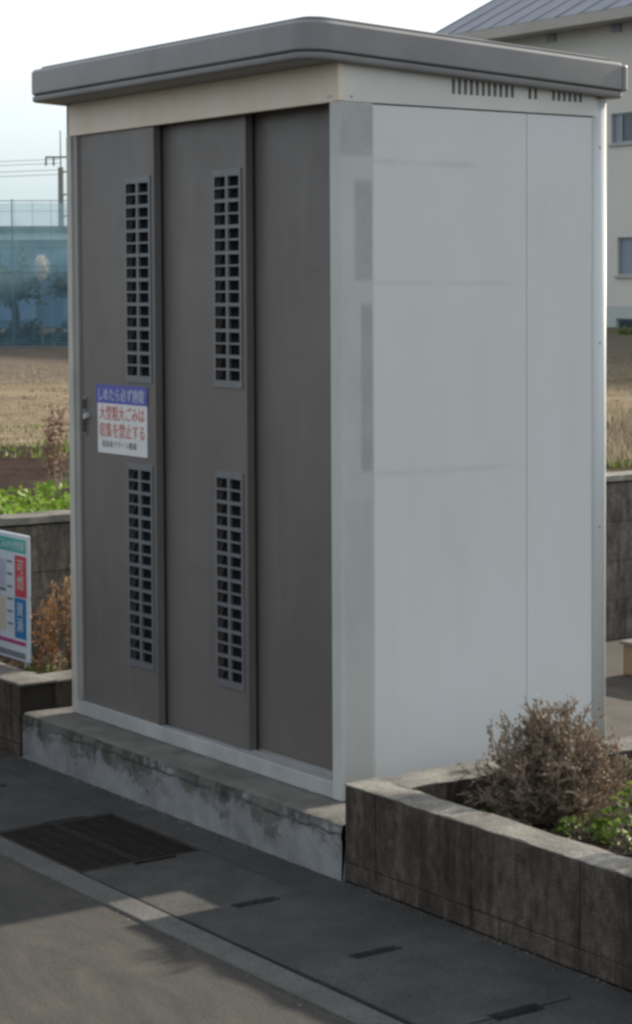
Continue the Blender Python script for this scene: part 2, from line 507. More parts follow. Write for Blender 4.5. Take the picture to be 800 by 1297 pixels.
def thing(name, label, cat, loc=(0, 0, 0), group=None):
    o = bpy.data.objects.new(name, None)
    C.objects.link(o)
    o.location = loc
    o.empty_display_size = 0.1
    return tag(o, label, cat, group)


def struct(o):
    o['kind'] = 'structure'
    return o


def plate(xs, zs, holes, y0, y1):
    """plate in the XZ plane from a grid of cells, thickness y0 (front) to y1, with real openings"""
    mb = MB()
    nx, nz_ = len(xs) - 1, len(zs) - 1
    hole = lambda i, j: i < 0 or j < 0 or i >= nx or j >= nz_ or (i, j) in holes
    for i in range(nx):
        for j in range(nz_):
            if hole(i, j):
                continue
            a, b, c_, d = xs[i], xs[i + 1], zs[j], zs[j + 1]
            mb.poly([(a, y0, c_), (b, y0, c_), (b, y0, d), (a, y0, d)], [(0, 1, 2, 3)])
            mb.poly([(a, y1, c_), (b, y1, c_), (b, y1, d), (a, y1, d)], [(3, 2, 1, 0)])
            if hole(i - 1, j): mb.poly([(a, y0, c_), (a, y0, d), (a, y1, d), (a, y1, c_)], [(0, 1, 2, 3)])
            if hole(i + 1, j): mb.poly([(b, y0, c_), (b, y1, c_), (b, y1, d), (b, y0, d)], [(0, 1, 2, 3)])
            if hole(i, j - 1): mb.poly([(a, y0, c_), (a, y1, c_), (b, y1, c_), (b, y0, c_)], [(0, 1, 2, 3)])
            if hole(i, j + 1): mb.poly([(a, y0, d), (b, y0, d), (b, y1, d), (a, y1, d)], [(0, 1, 2, 3)])
    return mb


def plate_yz(ys, zs, holes, x0, x1):
    mb = plate(ys, zs, holes, x0, x1)
    mb.v = [(b, a, c_) for a, b, c_ in mb.v]
    return mb


def text_mesh(name, body, size, mat, parent, x0, z_top, y, width=None, height=None, thick=0.0004):
    """lettering laid in the XZ plane (facing -Y) with its top left corner at x0, z_top"""
    cu = bpy.data.curves.new(name, 'FONT')
    cu.body = body
    cu.size = size
    cu.extrude = thick
    cu.resolution_u = 2
    tmp = bpy.data.objects.new(name, cu)
    C.objects.link(tmp)
    dg = bpy.context.evaluated_depsgraph_get()
    me = bpy.data.meshes.new_from_object(tmp.evaluated_get(dg))
    bpy.data.objects.remove(tmp)
    n = len(me.vertices)
    co = np.empty(n * 3, 'f')
    me.vertices.foreach_get('co', co)
    co = co.reshape(-1, 3)
    lo, hi = co.min(0), co.max(0)
    ex = hi - lo
    sx = (width / ex[0]) if width else 1
    sz = (height / ex[1]) if height else sx
    out = np.empty_like(co)
    out[:, 0] = x0 + (co[:, 0] - lo[0]) * sx
    out[:, 2] = z_top + (co[:, 1] - hi[1]) * sz
    out[:, 1] = y - (co[:, 2] - lo[2])
    me.vertices.foreach_set('co', out.ravel())
    me.update()
    me.materials.clear()
    me.materials.append(mat)
    return link(name, me, parent)


# ================================================================== SETTING
def sheet(name, x0, x1, y0, y1, z_, mat, n=1, rough=0.0, seed=0):
    mb = MB()
    xs = np.linspace(x0, x1, n + 1); ys = np.linspace(y0, y1, n + 1)
    pts = []
    for j in range(n + 1):
        for i in range(n + 1):
            h = 0
            if rough:
                h = rough * (noise.noise(Vector((xs[i] * 3 + seed, ys[j] * 3, 0))) + 0.5 * noise.noise(Vector((xs[i] * 9, ys[j] * 9 + seed, 3))))
            pts.append((xs[i], ys[j], z_ + h))
    mb.poly(pts, [(j * (n + 1) + i, j * (n + 1) + i + 1, (j + 1) * (n + 1) + i + 1, (j + 1) * (n + 1) + i) for j in range(n) for i in range(n)])
    return struct(mb.build(name, mat, None, bool(rough)))


# ground: one sheet out to the horizon, below everything
sheet('ground', -600, 600, -600, 600, -0.16, MAT['soil'])
sheet('road', -40, 40, -12, -0.738, -0.003, MAT['asphalt'], 4)
sheet('yard', -2.40, 14, -0.128, 14, 0.0, MAT['yard'], 2)

# field: raised behind the retaining wall
WX = -2.30                                   # face of the retaining wall
nx_, ny_ = 120, 120
xs = WX - 0.14 - (np.linspace(0, 1, nx_ + 1) ** 2.0) * 46
ys = np.concatenate([np.linspace(-14, 24, 90), np.linspace(24.6, 60, 31)])
mb = MB()
pts = []
for y_ in ys:
    for x_ in xs:
        d_ = -x_
        a_ = 0.035 if 4.4 < d_ < 7 else 0.014
        h = a_ * (noise.noise(Vector((x_ * 2.5, y_ * 2.5, 0))) + 0.6 * noise.noise(Vector((x_ * 7, y_ * 7, 3))))
        pts.append((x_, y_, 0.675 + h))
w_ = len(xs)
mb.poly(pts, [(j * w_ + i, (j + 1) * w_ + i, (j + 1) * w_ + i + 1, j * w_ + i + 1) for j in range(len(ys) - 1) for i in range(w_ - 1)])
field = struct(mb.build('field', MAT['field'], None, True))

# ------------------------------------------------------------------ gutter in front of the platform
g = struct(bpy.data.objects.new('gutter', None)); C.objects.link(g)
MB().box(-9, 9, -0.738, -0.656, -0.15, 0.002, 0.004).build('gutter_edge', MAT['kerb'], g)
MB().box(-9, 9, -0.262, -0.130, -0.15, 0.000, 0.004).build('gutter_edge', MAT['lid'], g)
J0, LP = 0.224, 0.5235
lid_me = None
for k in range(-9, 8):
    xa = J0 + k * LP
    if k == -2:
        continue                              # the grating sits here
    dz = random.uniform(-0.003, 0.002)
    if lid_me is None:
        # slab with lifting notches cut at both ends
        xs_ = [0.003, 0.022, LP - 0.022, LP - 0.003]
        ys_ = [-0.643, -0.488, -0.352, -0.268]
        mbl = plate(xs_, ys_, {(0, 1), (2, 1)}, -0.001, 0.06)
        mbl.v = [(a, c_, -b) for a, b, c_ in mbl.v]
        mbl.box(0.003, 0.022, -0.487, -0.353, -0.060, -0.018)
        mbl.box(LP - 0.022, LP - 0.003, -0.487, -0.353, -0.060, -0.018)
        lid_me = mbl.mesh('gutter_lid', MAT['lid'])
    o = bpy.data.objects.new('gutter_lid', lid_me)
    C.objects.link(o); o.parent = g
    o.location = (xa, 0, dz)
    o.rotation_euler = (random.uniform(-.003, .003), random.uniform(-.003, .003), 0)

# two steel gratings
m = NT('rusty_grating', 0.75, 0.3, 0.3)
MAT['grate'] = m.color(m.ramp(m.noise(20, 6, 0.7), [(0.3, (0.015, 0.013, 0.012)), (0.7, (0.038, 0.032, 0.027))])).m
for (ya, yb, lab) in ((-0.646, -0.462, 'dark steel drain grating beside the kerb line, nearer the road'),
                      (-0.455, -0.268, 'dark steel drain grating beside the platform, farther from the road')):
    t = thing('drain_grating', lab, 'drain grating', (J0 - 1.5 * LP, (ya + yb) / 2, 0), 'steel drain gratings in the gutter')
    xa, xb = J0 - 2 * LP + 0.004, J0 - LP - 0.004
    f = MB()
    f.box(xa, xb, ya, ya + 0.007, -0.035, -0.004); f.box(xa, xb, yb - 0.007, yb, -0.035, -0.004)
    f.box(xa, xa + 0.008, ya + 0.007, yb - 0.007, -0.035, -0.004); f.box(xb - 0.008, xb, ya + 0.007, yb - 0.007, -0.035, -0.004)
    f.build('frame', MAT['grate'], t)
    bars = MB()
    n = 24
    for i in range(1, n):
        x_ = xa + (xb - xa) * i / n
        bars.box(x_ - 0.0035, x_ + 0.0035, ya + 0.007, yb - 0.007, -0.034, -0.007)
    bars.build('bearing_bars', MAT['grate'], t)['kind'] = 'stuff'
    cr = MB()
    for i in range(1, 4):
        y_ = ya + (yb - ya) * i / 4
        cr.box(xa + 0.008, xb - 0.008, y_ - 0.002, y_ + 0.002, -0.016, -0.0085)
    cr.build('cross_bars', MAT['grate'], t)['kind'] = 'stuff'
# silt inside the drain under the gratings
sheet('drain_silt', J0 - 2 * LP, J0 - LP, -0.652, -0.262, -0.065, MAT['soil'], 12, 0.012)
# ================================================================== BLOCK WALLS
def jitter_box(L, T, H, seed, ch=0.003):
    """block along +X from 0..L, thickness -T/2..T/2, height 0..H"""
    r = random.Random(seed)
    mb = MB().box(0.0015, L - 0.0015, -T / 2, T / 2, 0.0012, H - 0.0012, ch)
    mb.v = [(x + r.uniform(-.0012, .0012), y + r.uniform(-.0012, .0012), z_ + r.uniform(-.001, .001)) for x, y, z_ in mb.v]
    return mb

def block_wall(root, start, axis, length, courses, T, z0, L, mat, off0=0.0, core=True):
    """rows of blocks, each its own object, on a mortar core; axis 'x' or 'y'"""
    me = {}
    z_ = z0
    for r, H in enumerate(courses):
        off = off0 if r % 2 == 0 else off0
        x_ = -((L - off) % L) if off else 0.0
        i = 0
        while x_ < length - 0.01:
            a, b = max(0, x_), min(length, x_ + L)
            ln = round(b - a, 4)
            if ln > 0.03:
                key = (ln, H, i % 3)
                if key not in me:
                    me[key] = jitter_box(ln, T, H, hash(key) % 999).mesh('block', mat)
                o = bpy.data.objects.new('block', me[key]); C.objects.link(o); o.parent = root
                if axis == 'x':
                    o.location = (start[0] + a, start[1], z_)
                else:
                    o.location = (start[0], start[1] + a, z_)
                    o.rotation_euler = (0, 0, math.pi / 2)
            x_ += L; i += 1
        z_ += H
    if core:
        H = sum(courses) - 0.004
        c_ = MB()
        if axis == 'x':
            c_.box(start[0] + 0.006, start[0] + length - 0.006, start[1] - T / 2 + 0.006, start[1] + T / 2 - 0.006, z0, z0 + H)
        else:
            c_.box(start[0] - T / 2 + 0.006, start[0] + T / 2 - 0.006, start[1] + 0.006, start[1] + length - 0.006, z0, z0 + H)
        c_.build('mortar', MAT['mortar'], root)

def coping(root, x0, x1, y0, y1, z0, z1, seed=0, name='coping', mat='coping', skip=()):
    """rough cast top course with uneven surface and chipped edges"""
    nx = max(2, int((x1 - x0) / 0.035)); ny = max(2, int((y1 - y0) / 0.035))
    xs, ys = np.linspace(x0, x1, nx + 1), np.linspace(y0, y1, ny + 1)
    mb = MB()
    pts = []
    for j in range(ny + 1):
        for i in range(nx + 1):
            e = (i in (0, nx)) or (j in (0, ny))
            p = Vector((xs[i] * 11 + seed, ys[j] * 11, 0))
            h = 0.0035 * noise.noise(p) + 0.002 * noise.noise(p * 3.1) + (-0.003 - 0.004 * abs(noise.noise(p * 2.3)) if e else 0)
            q = 0.005 * noise.noise(p * 1.7) + 0.003 * noise.noise(p * 4.1)
            dx = q if i in (0, nx) else 0; dy = q if j in (0, ny) else 0
            pts.append((xs[i] + dx, ys[j] + dy, z1 + h))
    w = nx + 1
    f = [(j * w + i, j * w + i + 1, (j + 1) * w + i + 1, (j + 1) * w + i) for j in range(ny) for i in range(nx)]
    per = [i for i in range(nx)] + [nx + j * w for j in range(ny)] + [ny * w + i for i in range(nx, 0, -1)] + [j * w for j in range(ny, 0, -1)]
    b = len(pts)
    for k in per:
        pts.append((pts[k][0], pts[k][1], z0))
    n = len(per)
    for k in range(n):
        f.append((per[k], b + k, b + (k + 1) % n, per[(k + 1) % n]))
    mb.poly(pts, f)
    return mb.build(name, MAT[mat], root, True)

# retaining wall behind, running along Y
rw = thing('retaining_wall', 'long dark block retaining wall with pale cap along the field edge', 'wall', (WX - 0.06, 0, 0))
CH = [0.176] * 4
def wall_inst(root, start, length, courses, T, z0, L, mat, off0):
    block_wall(root, (start[0] - root.location.x, start[1] - root.location.y), 'y', length, courses, T, z0, L, mat, off0, False)
wall_inst(rw, (WX - 0.06, -1.6), 6.2, CH, 0.12, 0.0, 0.35, MAT['block_far'], 0.0)
MB().box(WX - 0.113, WX - 0.007, -1.6, 4.6, 0, 0.70).build('mortar', MAT['mortar'], rw)
MB().box(WX - 0.113, WX, -14, -1.602, 0, 0.70).build('wall_face', MAT['block_far'], rw)
MB().box(WX - 0.113, WX, 4.602, 30, 0, 0.70).build('wall_face', MAT['block_far'], rw)
coping(rw, WX - 0.14, WX + 0.014, -1.6, 4.6, 0.711, 0.740, 4)
MB().box(WX - 0.14, WX + 0.014, 4.602, 30, 0.705, 0.742, 0.004).build('coping', MAT['coping'], rw)
MB().box(WX - 0.14, WX + 0.014, -14, -1.602, 0.705, 0.742, 0.004).build('coping', MAT['coping'], rw)

# right planter: front wall + return wall
PZ = 0.263
pl = thing('planter_wall', 'low weathered block planter wall right of the shed, long front face with a return', 'planter wall', (0.2, -0.06, 0))
lx, ly = pl.location.x, pl.location.y
def pw(root, start, axis, length, courses, T, z0, L, mat, off0=0.0):
    block_wall(root, (start[0] - root.location.x, start[1] - root.location.y), axis, length, courses, T, z0, L, mat, off0, False)
pw(pl, (0.2, -0.079), 'x', 3.4, [0.052, 0.203], 0.102, 0.0, 0.40, MAT['block'], 0.14)
pw(pl, (0.27, -0.026), 'y', 3.6, [0.052, 0.203], 0.14, 0.0, 0.40, MAT['block'], 0.16)
MB().box(0.208, 3.59, -0.124, -0.034, 0, 0.253).build('mortar', MAT['mortar'], pl)
MB().box(0.208, 0.332, -0.02, 3.56, 0, 0.253).build('mortar', MAT['mortar'], pl)
coping(pl, 0.1990, 3.6, -0.1305, -0.026, 0.2556, PZ, 1)
coping(pl, 0.1990, 0.342, -0.0258, 3.57, 0.2556, PZ - 0.0005, 2)

# left planter
ZL = 0.250
pl2 = thing('planter_wall', 'low dark block planter wall left of the shed with a pale cap turning the corner', 'planter wall', (-1.76, -0.06, 0))
pw(pl2, (-3.2, -0.075), 'x', 1.51, [0.040, 0.198], 0.13, 0.0, 0.40, MAT['block'], 0.3)
pw(pl2, (-1.76, -0.008), 'y', 1.0, [0.040, 0.198], 0.14, 0.0, 0.40, MAT['block'], 0.13)
MB().box(-3.19, -1.70, -0.132, -0.018, 0, 0.23).build('mortar', MAT['mortar'], pl2)
MB().box(-1.822, -1.698, -0.01, 0.985, 0, 0.23).build('mortar', MAT['mortar'], pl2)
coping(pl2, -3.2, -1.685, -0.1425, -0.006, 0.2385, ZL, 5)
coping(pl2, -1.835, -1.685, -0.0058, 0.99, 0.2385, ZL - 0.0005, 6)

# soil in both planters
sheet('planter_soil', 0.335, 3.6, -0.03, 3.57, 0.155, MAT['soil'], 60, 0.02, 3)
sheet('planter_soil', -2.31, -1.82, -0.01, 0.99, 0.205, MAT['soil'], 24, 0.02, 9)

# platform (plinth) under the shed
pf = thing('concrete_platform', 'worn concrete platform under the shed with flaking pale paint and dark runs', 'platform', (-0.7, 0.4, 0))
nX, nY, nZ = 150, 10, 8
x0, x1, y0, y1, zt_ = -1.675, 0.199, -0.14, 1.05, 0.152
mb = MB()
pts = []; f = []
def pnoise(x, z_): return noise.noise(Vector((x * 14, z_ * 14, 0))) + 0.5 * noise.noise(Vector((x * 37, z_ * 37, 5)))
for j in range(nZ + 1):                        # front face, chipped and uneven
    for i in range(nX + 1):
        x = x0 + (x1 - x0) * i / nX; z_ = zt_ * j / nZ
        y = y0 + 0.0035 * pnoise(x, z_)
        if j == nZ:
            y += 0.004 + 0.010 * max(0, noise.noise(Vector((x * 9, 2, 1)))) ; z_ -= 0.004
        if j == nZ - 1:
            y += 0.0005 + 0.008 * max(0, noise.noise(Vector((x * 9, 2, 1))))
        pts.append((x, y, z_))
w = nX + 1
f += [(j * w + i, j * w + i + 1, (j + 1) * w + i + 1, (j + 1) * w + i) for j in range(nZ) for i in range(nX)]
b = len(pts)
rows = [0.02, 0.05, 0.09, 0.135, 1.19]
for dy in rows:
    for i in range(nX + 1):
        x = x0 + (x1 - x0) * i / nX
        pts.append((x, y0 + dy, zt_ + (0.0025 * pnoise(x, dy * 3) if dy < 0.12 else -0.001)))
prev = nZ * w
for k in range(len(rows)):
    cur = b + k * w
    f += [(prev + i, prev + i + 1, cur + i + 1, cur + i) for i in range(nX)]
    prev = cur
mb.poly(pts, f)
mb.poly([(x1, y0 + .004, 0), (x1, y1, 0), (x1, y1, zt_), (x1, y0 + .02, zt_)], [(0, 1, 2, 3)])
mb.poly([(x0, y0 + .004, 0), (x0, y1, 0), (x0, y1, zt_), (x0, y0 + .02, zt_)], [(3, 2, 1, 0)])
mb.poly([(x0, y1, 0), (x1, y1, 0), (x1, y1, zt_), (x0, y1, zt_)], [(3, 2, 1, 0)])
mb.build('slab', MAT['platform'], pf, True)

# ================================================================== SHED
SW, SD, ZB, ZH = 1.579, 0.9655, 0.152, 2.070
ZF, ZR = 2.178, 2.124                     # underside of the roof at front / back
sh = thing('storage_shed', 'tall prefabricated steel storage shed with brown sliding doors and pale grey side', 'shed', (-0.79, 0.48, ZB))
def part(mb, name, mat, parent=None, smooth=False):
    return mb.build(name, MAT[mat] if isinstance(mat, str) else mat, parent or sh, smooth)
# floor, back, left walls, ceiling
part(MB().box(-SW + .01, -.01, 0.10, SD - .01, ZB + 0.002, ZB + 0.03), 'floor', 'dark')
part(MB().box(-SW + .03, -.03, SD - 0.02, SD, ZB + .002, 2.13), 'back_panel', 'white')
part(MB().box(-SW, -SW + 0.02, 0.06, SD - 0.045, ZB + .002, 2.13), 'side_panel', 'white')
# sill with its front lip and two running rails
part(MB().box(-SW + .002, -0.002, 0.0, 0.012, ZB + .001, ZB + 0.047, 0.002), 'sill', 'sill')
rl = MB()
rl.box(-1.52, -0.044, 0.012, 0.125, ZB + .001, ZB + 0.034)
part(rl, 'rail_tray', 'rail')
for yy in (0.030, 0.058, 0.086, 0.112):
    part(MB().box(-1.518, -0.046, yy - 0.003, yy + 0.003, ZB + 0.034, ZB + 0.045), 'rail', 'sill')
# posts
part(MB().box(-0.043, 0.003, -0.003, 0.1125, ZB + .001, ZH, 0.0035), 'corner_post', 'post')
part(MB().box(-SW - .003, -SW + 0.030, -0.003, 0.06, ZB + .001, ZH, 0.003), 'corner_post', 'post2')
part(MB().box(-SW + 0.0302, -SW + 0.058, 0.004, 0.058, ZB + .048, ZH, 0.003), 'door_stop', 'stop')
def round_post(x0, x1, y0, y1, z0, z1, r=0.016, sx=1):
    mb = MB(); p = [(x0, y0)]
    p.append((x1, y0))
    for k in range(8):
        t = k / 7 * math.pi / 2
        p.append((x1 - r + r * math.cos(t), y1 - r + r * math.sin(t)))
    p.append((x0, y1))
    n = len(p)
    pts = [(a, b_, z0) for a, b_ in p] + [(a, b_, z1) for a, b_ in p]
    return mb.poly(pts, [(i, (i + 1) % n, n + (i + 1) % n, n + i) for i in range(n)] + [tuple(range(n - 1, -1, -1)), tuple(range(n, 2 * n))])
rp = part(round_post(-0.04, 0.0003, 0.9135, SD + 0.004, ZB + .001, 2.12, 0.010), 'corner_post', 'white')
for p_ in rp.data.polygons: p_.use_smooth = len(p_.vertices) == 4
part(MB().box(-SW - .003, -SW + 0.04, SD - 0.04, SD + .003, ZB + .001, 2.12, 0.003), 'corner_post', 'white')
# side panels with a recessed seam between them
part(MB().box(-0.012, -0.0015, 0.1130, 0.6585, ZB + .001, ZH - 0.003, 0.0015), 'side_panel', 'white')
part(MB().box(-0.012, -0.0015, 0.6605, 0.9112, ZB + .001, ZH - 0.003, 0.0015), 'side_panel', 'white')
part(MB().box(-0.020, -0.0045, 0.6557, 0.6625, ZB + .001, ZH - .003), 'seam_strip', 'sill')
part(MB().box(-0.020, -0.0035, 0.9085, 0.9133, ZB + .001, ZH - .003), 'seam_strip', 'sill')
# side header with real vent slots under the eave
ys_ = [0.0]; holes = set()
def slots(y0, y1, n):
    p = (y1 - y0) / (n - 0.45)
    return [(y0 + i * p, y0 + i * p + p * 0.55) for i in range(n)]
sl_ = slots(0.385, 0.610, 11) + slots(0.663, 0.697, 2) + slots(0.753, 0.868, 6)
for a_, b_ in sl_:
    ys_ += [a_, b_]
    holes.add((len(ys_) - 2, 1))
ys_.append(SD - 0.04)
part(plate_yz(ys_, [ZH + 0.001, 2.109, 2.152, 2.175], holes, 0.002, -0.010), 'side_header', 'sheader')
bk = MB()
part(MB().box(-0.08, -0.07, 0.3, 0.9, 2.08, 2.17), 'vent_backing', 'dark')
part(MB().box(-SW, -SW + .01, 0.0, SD, ZH + .001, 2.17), 'side_header', 'post')
# front header
part(MB().box(-SW - .002, -0.0125, 0.0, 0.016, ZH + .0005, 2.182, 0.001), 'front_header', 'header')
part(MB().box(-0.0122, 0.0035, -0.0035, 0.018, ZH + .0005, 2.176, 0.003), 'header_corner', 'header')
for (sx_, sz_) in ((-0.036, 2.086), (-0.050, 2.086)):
    part(MB().tube((sx_, 0.0, sz_), (sx_, -0.003, sz_), 0.003, 0.0025, 8), 'screw', 'sill')
part(MB().tube((0.002, 0.040, 2.084), (0.005, 0.040, 2.084), 0.003, 0.0025, 8), 'screw', 'rail')

# doors: three sliding leaves, each one step farther back
def door(xa, xb, y_, grilles, name='door_panel'):
    z0, z1 = ZB + 0.046, ZH + 0.02
    xs_ = [xa]; zs_ = [z0]; hs = set()
    if grilles:
        gx0, gx1 = grilles[0], grilles[1]
        xs_ += [gx0, gx1]
        for a_, b_ in grilles[2]:
            zs_ += [a_, b_]
    xs_.append(xb); zs_.append(z1)
    zs_ = sorted(zs_)
    if grilles:
        hs = {(1, 1), (1, 3)}
    d = part(plate(xs_, zs_, hs, y_, y_ + 0.022), name, 'door')
    # pressed stiles on the leaf edges
    part(MB().box(xa + .001, xa + 0.012, y_ - 0.002, y_ + 0.001, z0, z1), 'stile', 'door', d)
    part(MB().box(xb - 0.013, xb - .001, y_ - 0.002, y_ + 0.001, z0, z1), 'stile', 'door', d)
    if grilles:
        for a_, b_ in grilles[2]:
            bo = 0.011
            fx0, fx1, fz0, fz1 = gx0 - bo, gx1 + bo, a_ - bo * 1.4, b_ + bo * 1.4
            mid = (gx0 + gx1) / 2
            gxs = [fx0, gx0, mid - 0.0065, mid + 0.0065, gx1, fx1]
            gz = [fz0]; hh = set()
            n = 16
            p = (b_ - a_) / n
            for i in range(n):
                # holes come in pairs: a thin bar inside the pair, a broader one between pairs
                lo = a_ + i * p + (0.0052 if i % 2 == 0 else 0.0030)
                hi = a_ + (i + 1) * p - (0.0030 if i % 2 == 0 else 0.0052)
                gz += [lo, hi]
                hh.add((1, 2 * i + 1)); hh.add((3, 2 * i + 1))
            gz.append(fz1)
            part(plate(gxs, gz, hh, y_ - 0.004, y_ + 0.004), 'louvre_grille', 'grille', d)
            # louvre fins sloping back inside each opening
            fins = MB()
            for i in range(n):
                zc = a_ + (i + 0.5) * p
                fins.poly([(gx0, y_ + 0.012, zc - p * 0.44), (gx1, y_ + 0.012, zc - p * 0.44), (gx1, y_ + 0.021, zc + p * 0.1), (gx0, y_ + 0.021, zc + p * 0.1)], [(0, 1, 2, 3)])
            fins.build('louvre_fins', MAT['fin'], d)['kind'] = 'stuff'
            part(MB().box(gx0 - .003, gx1 + .003, y_ + 0.0225, y_ + 0.025, a_ - .003, b_ + .003), 'grille_shade_plate', 'fin', d)  # added near-black plate standing in for the shade behind the openings
    return d
Y1, Y2, Y3 = 0.012, 0.047, 0.082
d1 = door(-1.521, -1.022, Y1, (-1.199, -1.057, [(0.380, 0.999), (1.287, 1.903)]))
d2 = door(-1.07, -0.543, Y2, (-0.718, -0.580, [(0.383, 1.003), (1.286, 1.904)]))
d3 = door(-0.60, -0.046, Y3, None)
# latch and pull on the first leaf
hb = MB().box(-1.505, -1.478, Y1 - 0.004, Y1 + 0.001, 1.085, 1.215, 0.002)
part(hb, 'pull_plate', 'rail', d1)
for zc, hh_ in ((1.190, 0.030), (1.118, 0.042)):
    part(MB().box(-1.503, -1.480, Y1 - 0.0075, Y1 - 0.004, zc - hh_ / 2, zc + hh_ / 2, 0.001), 'finger_pull', 'dark', d1)
part(MB().tube((-1.474, Y1 - 0.001, 1.150), (-1.474, Y1 - 0.014, 1.150), 0.011, 0.009, 14), 'lock_barrel', 'sill', d1)
# notice sticker
ys0 = Y1 - 0.0030
st = part(MB().box(-1.402, -1.077, ys0, Y1 - 0.001, 1.036, 1.256, 0.0), 'notice_sticker', 'st_white')
part(MB().box(-1.412, -1.074, ys0 - 0.0008, ys0 - 0.0001, 1.198, 1.258), 'blue_band', 'st_blue', st)
text_mesh('lettering', 'しめたら必ず施錠', 0.05, MAT['bd_white'], st, -1.392, 1.248, ys0 - 0.0009, 0.300, 0.042)
text_mesh('lettering', '大型粗大ごみは', 0.05, MAT['st_red'], st, -1.388, 1.190, ys0 - 0.0002, 0.295, 0.046)
text_mesh('lettering', '収集を禁止する', 0.05, MAT['st_red'], st, -1.388, 1.136, ys0 - 0.0002, 0.295, 0.048)
text_mesh('lettering', '自治会クリーン委員', 0.03, MAT['st_black'], st, -1.370, 1.078, ys0 - 0.0002, 0.225, 0.022)

# roof: fascia swept round a rounded rectangle, tilted down to the back
RX0, RX1, RY0, RY1 = -1.612, 0.038, -0.121, 1.006
def loop(off, rf=0.085, rr=0.02, n=10):
    pts = []
    x0, x1, y0, y1 = RX0 - off, RX1 + off, RY0 - off, RY1 + off
    for (cx_, cy_, r, a0) in ((x1, y0, rf, -90), (x1, y1, rr, 0), (x0, y1, rr, 90), (x0, y0, rf * 0.35, 180)):
        r = max(0.004, r + off)
        sx_ = -1 if cx_ == x1 else 1; sy_ = 1 if cy_ == y0 else -1
        ox, oy = cx_ + sx_ * r, cy_ + sy_ * r
        for k in range(n + 1):
            t = RAD(a0 + 90 * k / n)
            pts.append((ox + r * math.cos(t), oy + r * math.sin(t)))
    return pts
def zr(y): return ZF + (ZR - ZF) * (y - RY0) / (RY1 - RY0)
def sweep(prof, closed_top=False, closed_bottom=False):
    mb = MB(); n = None
    for k, (off, dz) in enumerate(prof):
        lp = loop(off)
        n = len(lp)
        mb.v += [(x, y, zr(y) + dz) for x, y in lp]
        if k:
            b_ = (k - 1) * n
            mb.f += [(b_ + i, b_ + (i + 1) % n, b_ + n + (i + 1) % n, b_ + n + i) for i in range(n)]
    if closed_top: mb.f.append(tuple(range((len(prof) - 1) * n, len(prof) * n)))
    if closed_bottom: mb.f.append(tuple(range(n - 1, -1, -1)))
    return mb
fas = part(sweep([(-0.03, 0.024), (-0.003, 0.0245), (0, 0.028), (0.0005, 0.060), (0.0, 0.097), (-0.008, 0.106), (-0.020, 0.107), (-0.022, 0.095)]), 'roof_fascia', 'roof', None, True)
part(sweep([(-0.05, 0.001), (-0.008, 0.001), (-0.004, 0.003), (-0.002, 0.007), (-0.002, 0.016), (-0.005, 0.0195), (-0.03, 0.020)]), 'eave_lip', 'roof', None, True)
part(sweep([(-0.026, 0.012), (-0.009, 0.0185), (-0.009, 0.0262), (-0.03, 0.03)]), 'drip_groove', 'roofdark')
rs = sweep([(-0.034, 0.100), (-0.030, 0.116), (-0.036, 0.119)], True, False)
part(rs, 'roof_sheet', 'roof')
# soffit: flat panel between eave lip and walls
part(sweep([(-0.045, 0.002), (-0.047, 0.010)], True, True), 'soffit', 'roof')
# end cap at the low rear corner
ec = MB()
zz = zr(RY1)
ec.box(RX1 - 0.05, RX1 + 0.0025, RY1 - 0.012, RY1 + 0.009, zz + 0.022, zz + 0.100, 0.006)
part(ec, 'fascia_end_cap', 'roof', fas)

for z_ in (0.30, 0.85, 1.40, 1.98):
    part(MB().tube((0.0, 0.94, z_), (0.0018, 0.94, z_), 0.0035, 0.003, 8), 'screw', 'rail')

# ================================================================== things around
# leaning notice board in the left planter
bd = thing('notice_board', 'white printed notice board with green heading standing in the left planter', 'notice board', (-2.1, 0.01, 0.21))
BY = 0.004
bx1 = -1.918; bx0 = -2.284
MB().box(bx0, bx1, BY, BY + 0.012, 0.2694, 0.7125, 0.002).build('panel', MAT['bd_white'], bd)
def pr(x0, x1, z0, z1, mat, name, lift=0.0006):
    return MB().box(x0, x1, BY - lift, BY - 0.0001, z0, z1).build(name, MAT[mat], bd)
pr(bx0 + .01, bx1 - 0.010, 0.6484, 0.6969, 'bd_green', 'green_band')
text_mesh('lettering', '資源とごみの分別表', 0.04, MAT['bd_white'], bd, bx0 + 0.02, 0.6892, BY - 0.0008, 0.325, 0.034)
pr(bx1 - 0.098, bx1 - 0.007, 0.4929, 0.6386, 'bd_red', 'red_panel')
text_mesh('lettering', '可\n燃', 0.05, MAT['bd_cream'], bd, bx1 - 0.080, 0.6231, BY - 0.0008, 0.052, 0.105)
pr(bx1 - 0.102, bx1 - 0.012, 0.3472, 0.489, 'bd_blue', 'blue_panel')
text_mesh('lettering', '資\n源', 0.05, MAT['bd_white'], bd, bx1 - 0.084, 0.4754, BY - 0.0008, 0.048, 0.105)
pr(bx0 + .012, bx1 - 0.016, 0.3238, 0.3374, 'bd_mag', 'magenta_rule')
pr(bx0 + .012, bx1 - 0.020, 0.2772, 0.2986, 'bd_grey', 'grey_footer')
pr(bx0 + .012, bx1 - 0.170, 0.5201, 0.6173, 'bd_lilac', 'picture_block')
pr(bx0 + .012, bx1 - 0.170, 0.5026, 0.5143, 'bd_grey', 'picture_rule')
pr(bx0 + .012, bx1 - 0.170, 0.3646, 0.4861, 'bd_cream', 'picture_block')
for i in range(6):
    z_ = 0.612 - i * 0.044
    pr(bx1 - 0.160, bx1 - 0.118, z_ - 0.004, z_ + 0.004, 'bd_grey', 'print_line')
for x_ in (bx0 + 0.05, bx1 - 0.05):
    MB().box(x_ - .008, x_ + .008, BY + 0.0122, BY + 0.028, 0.19, 0.63).build('stake', MAT['eave'], bd)

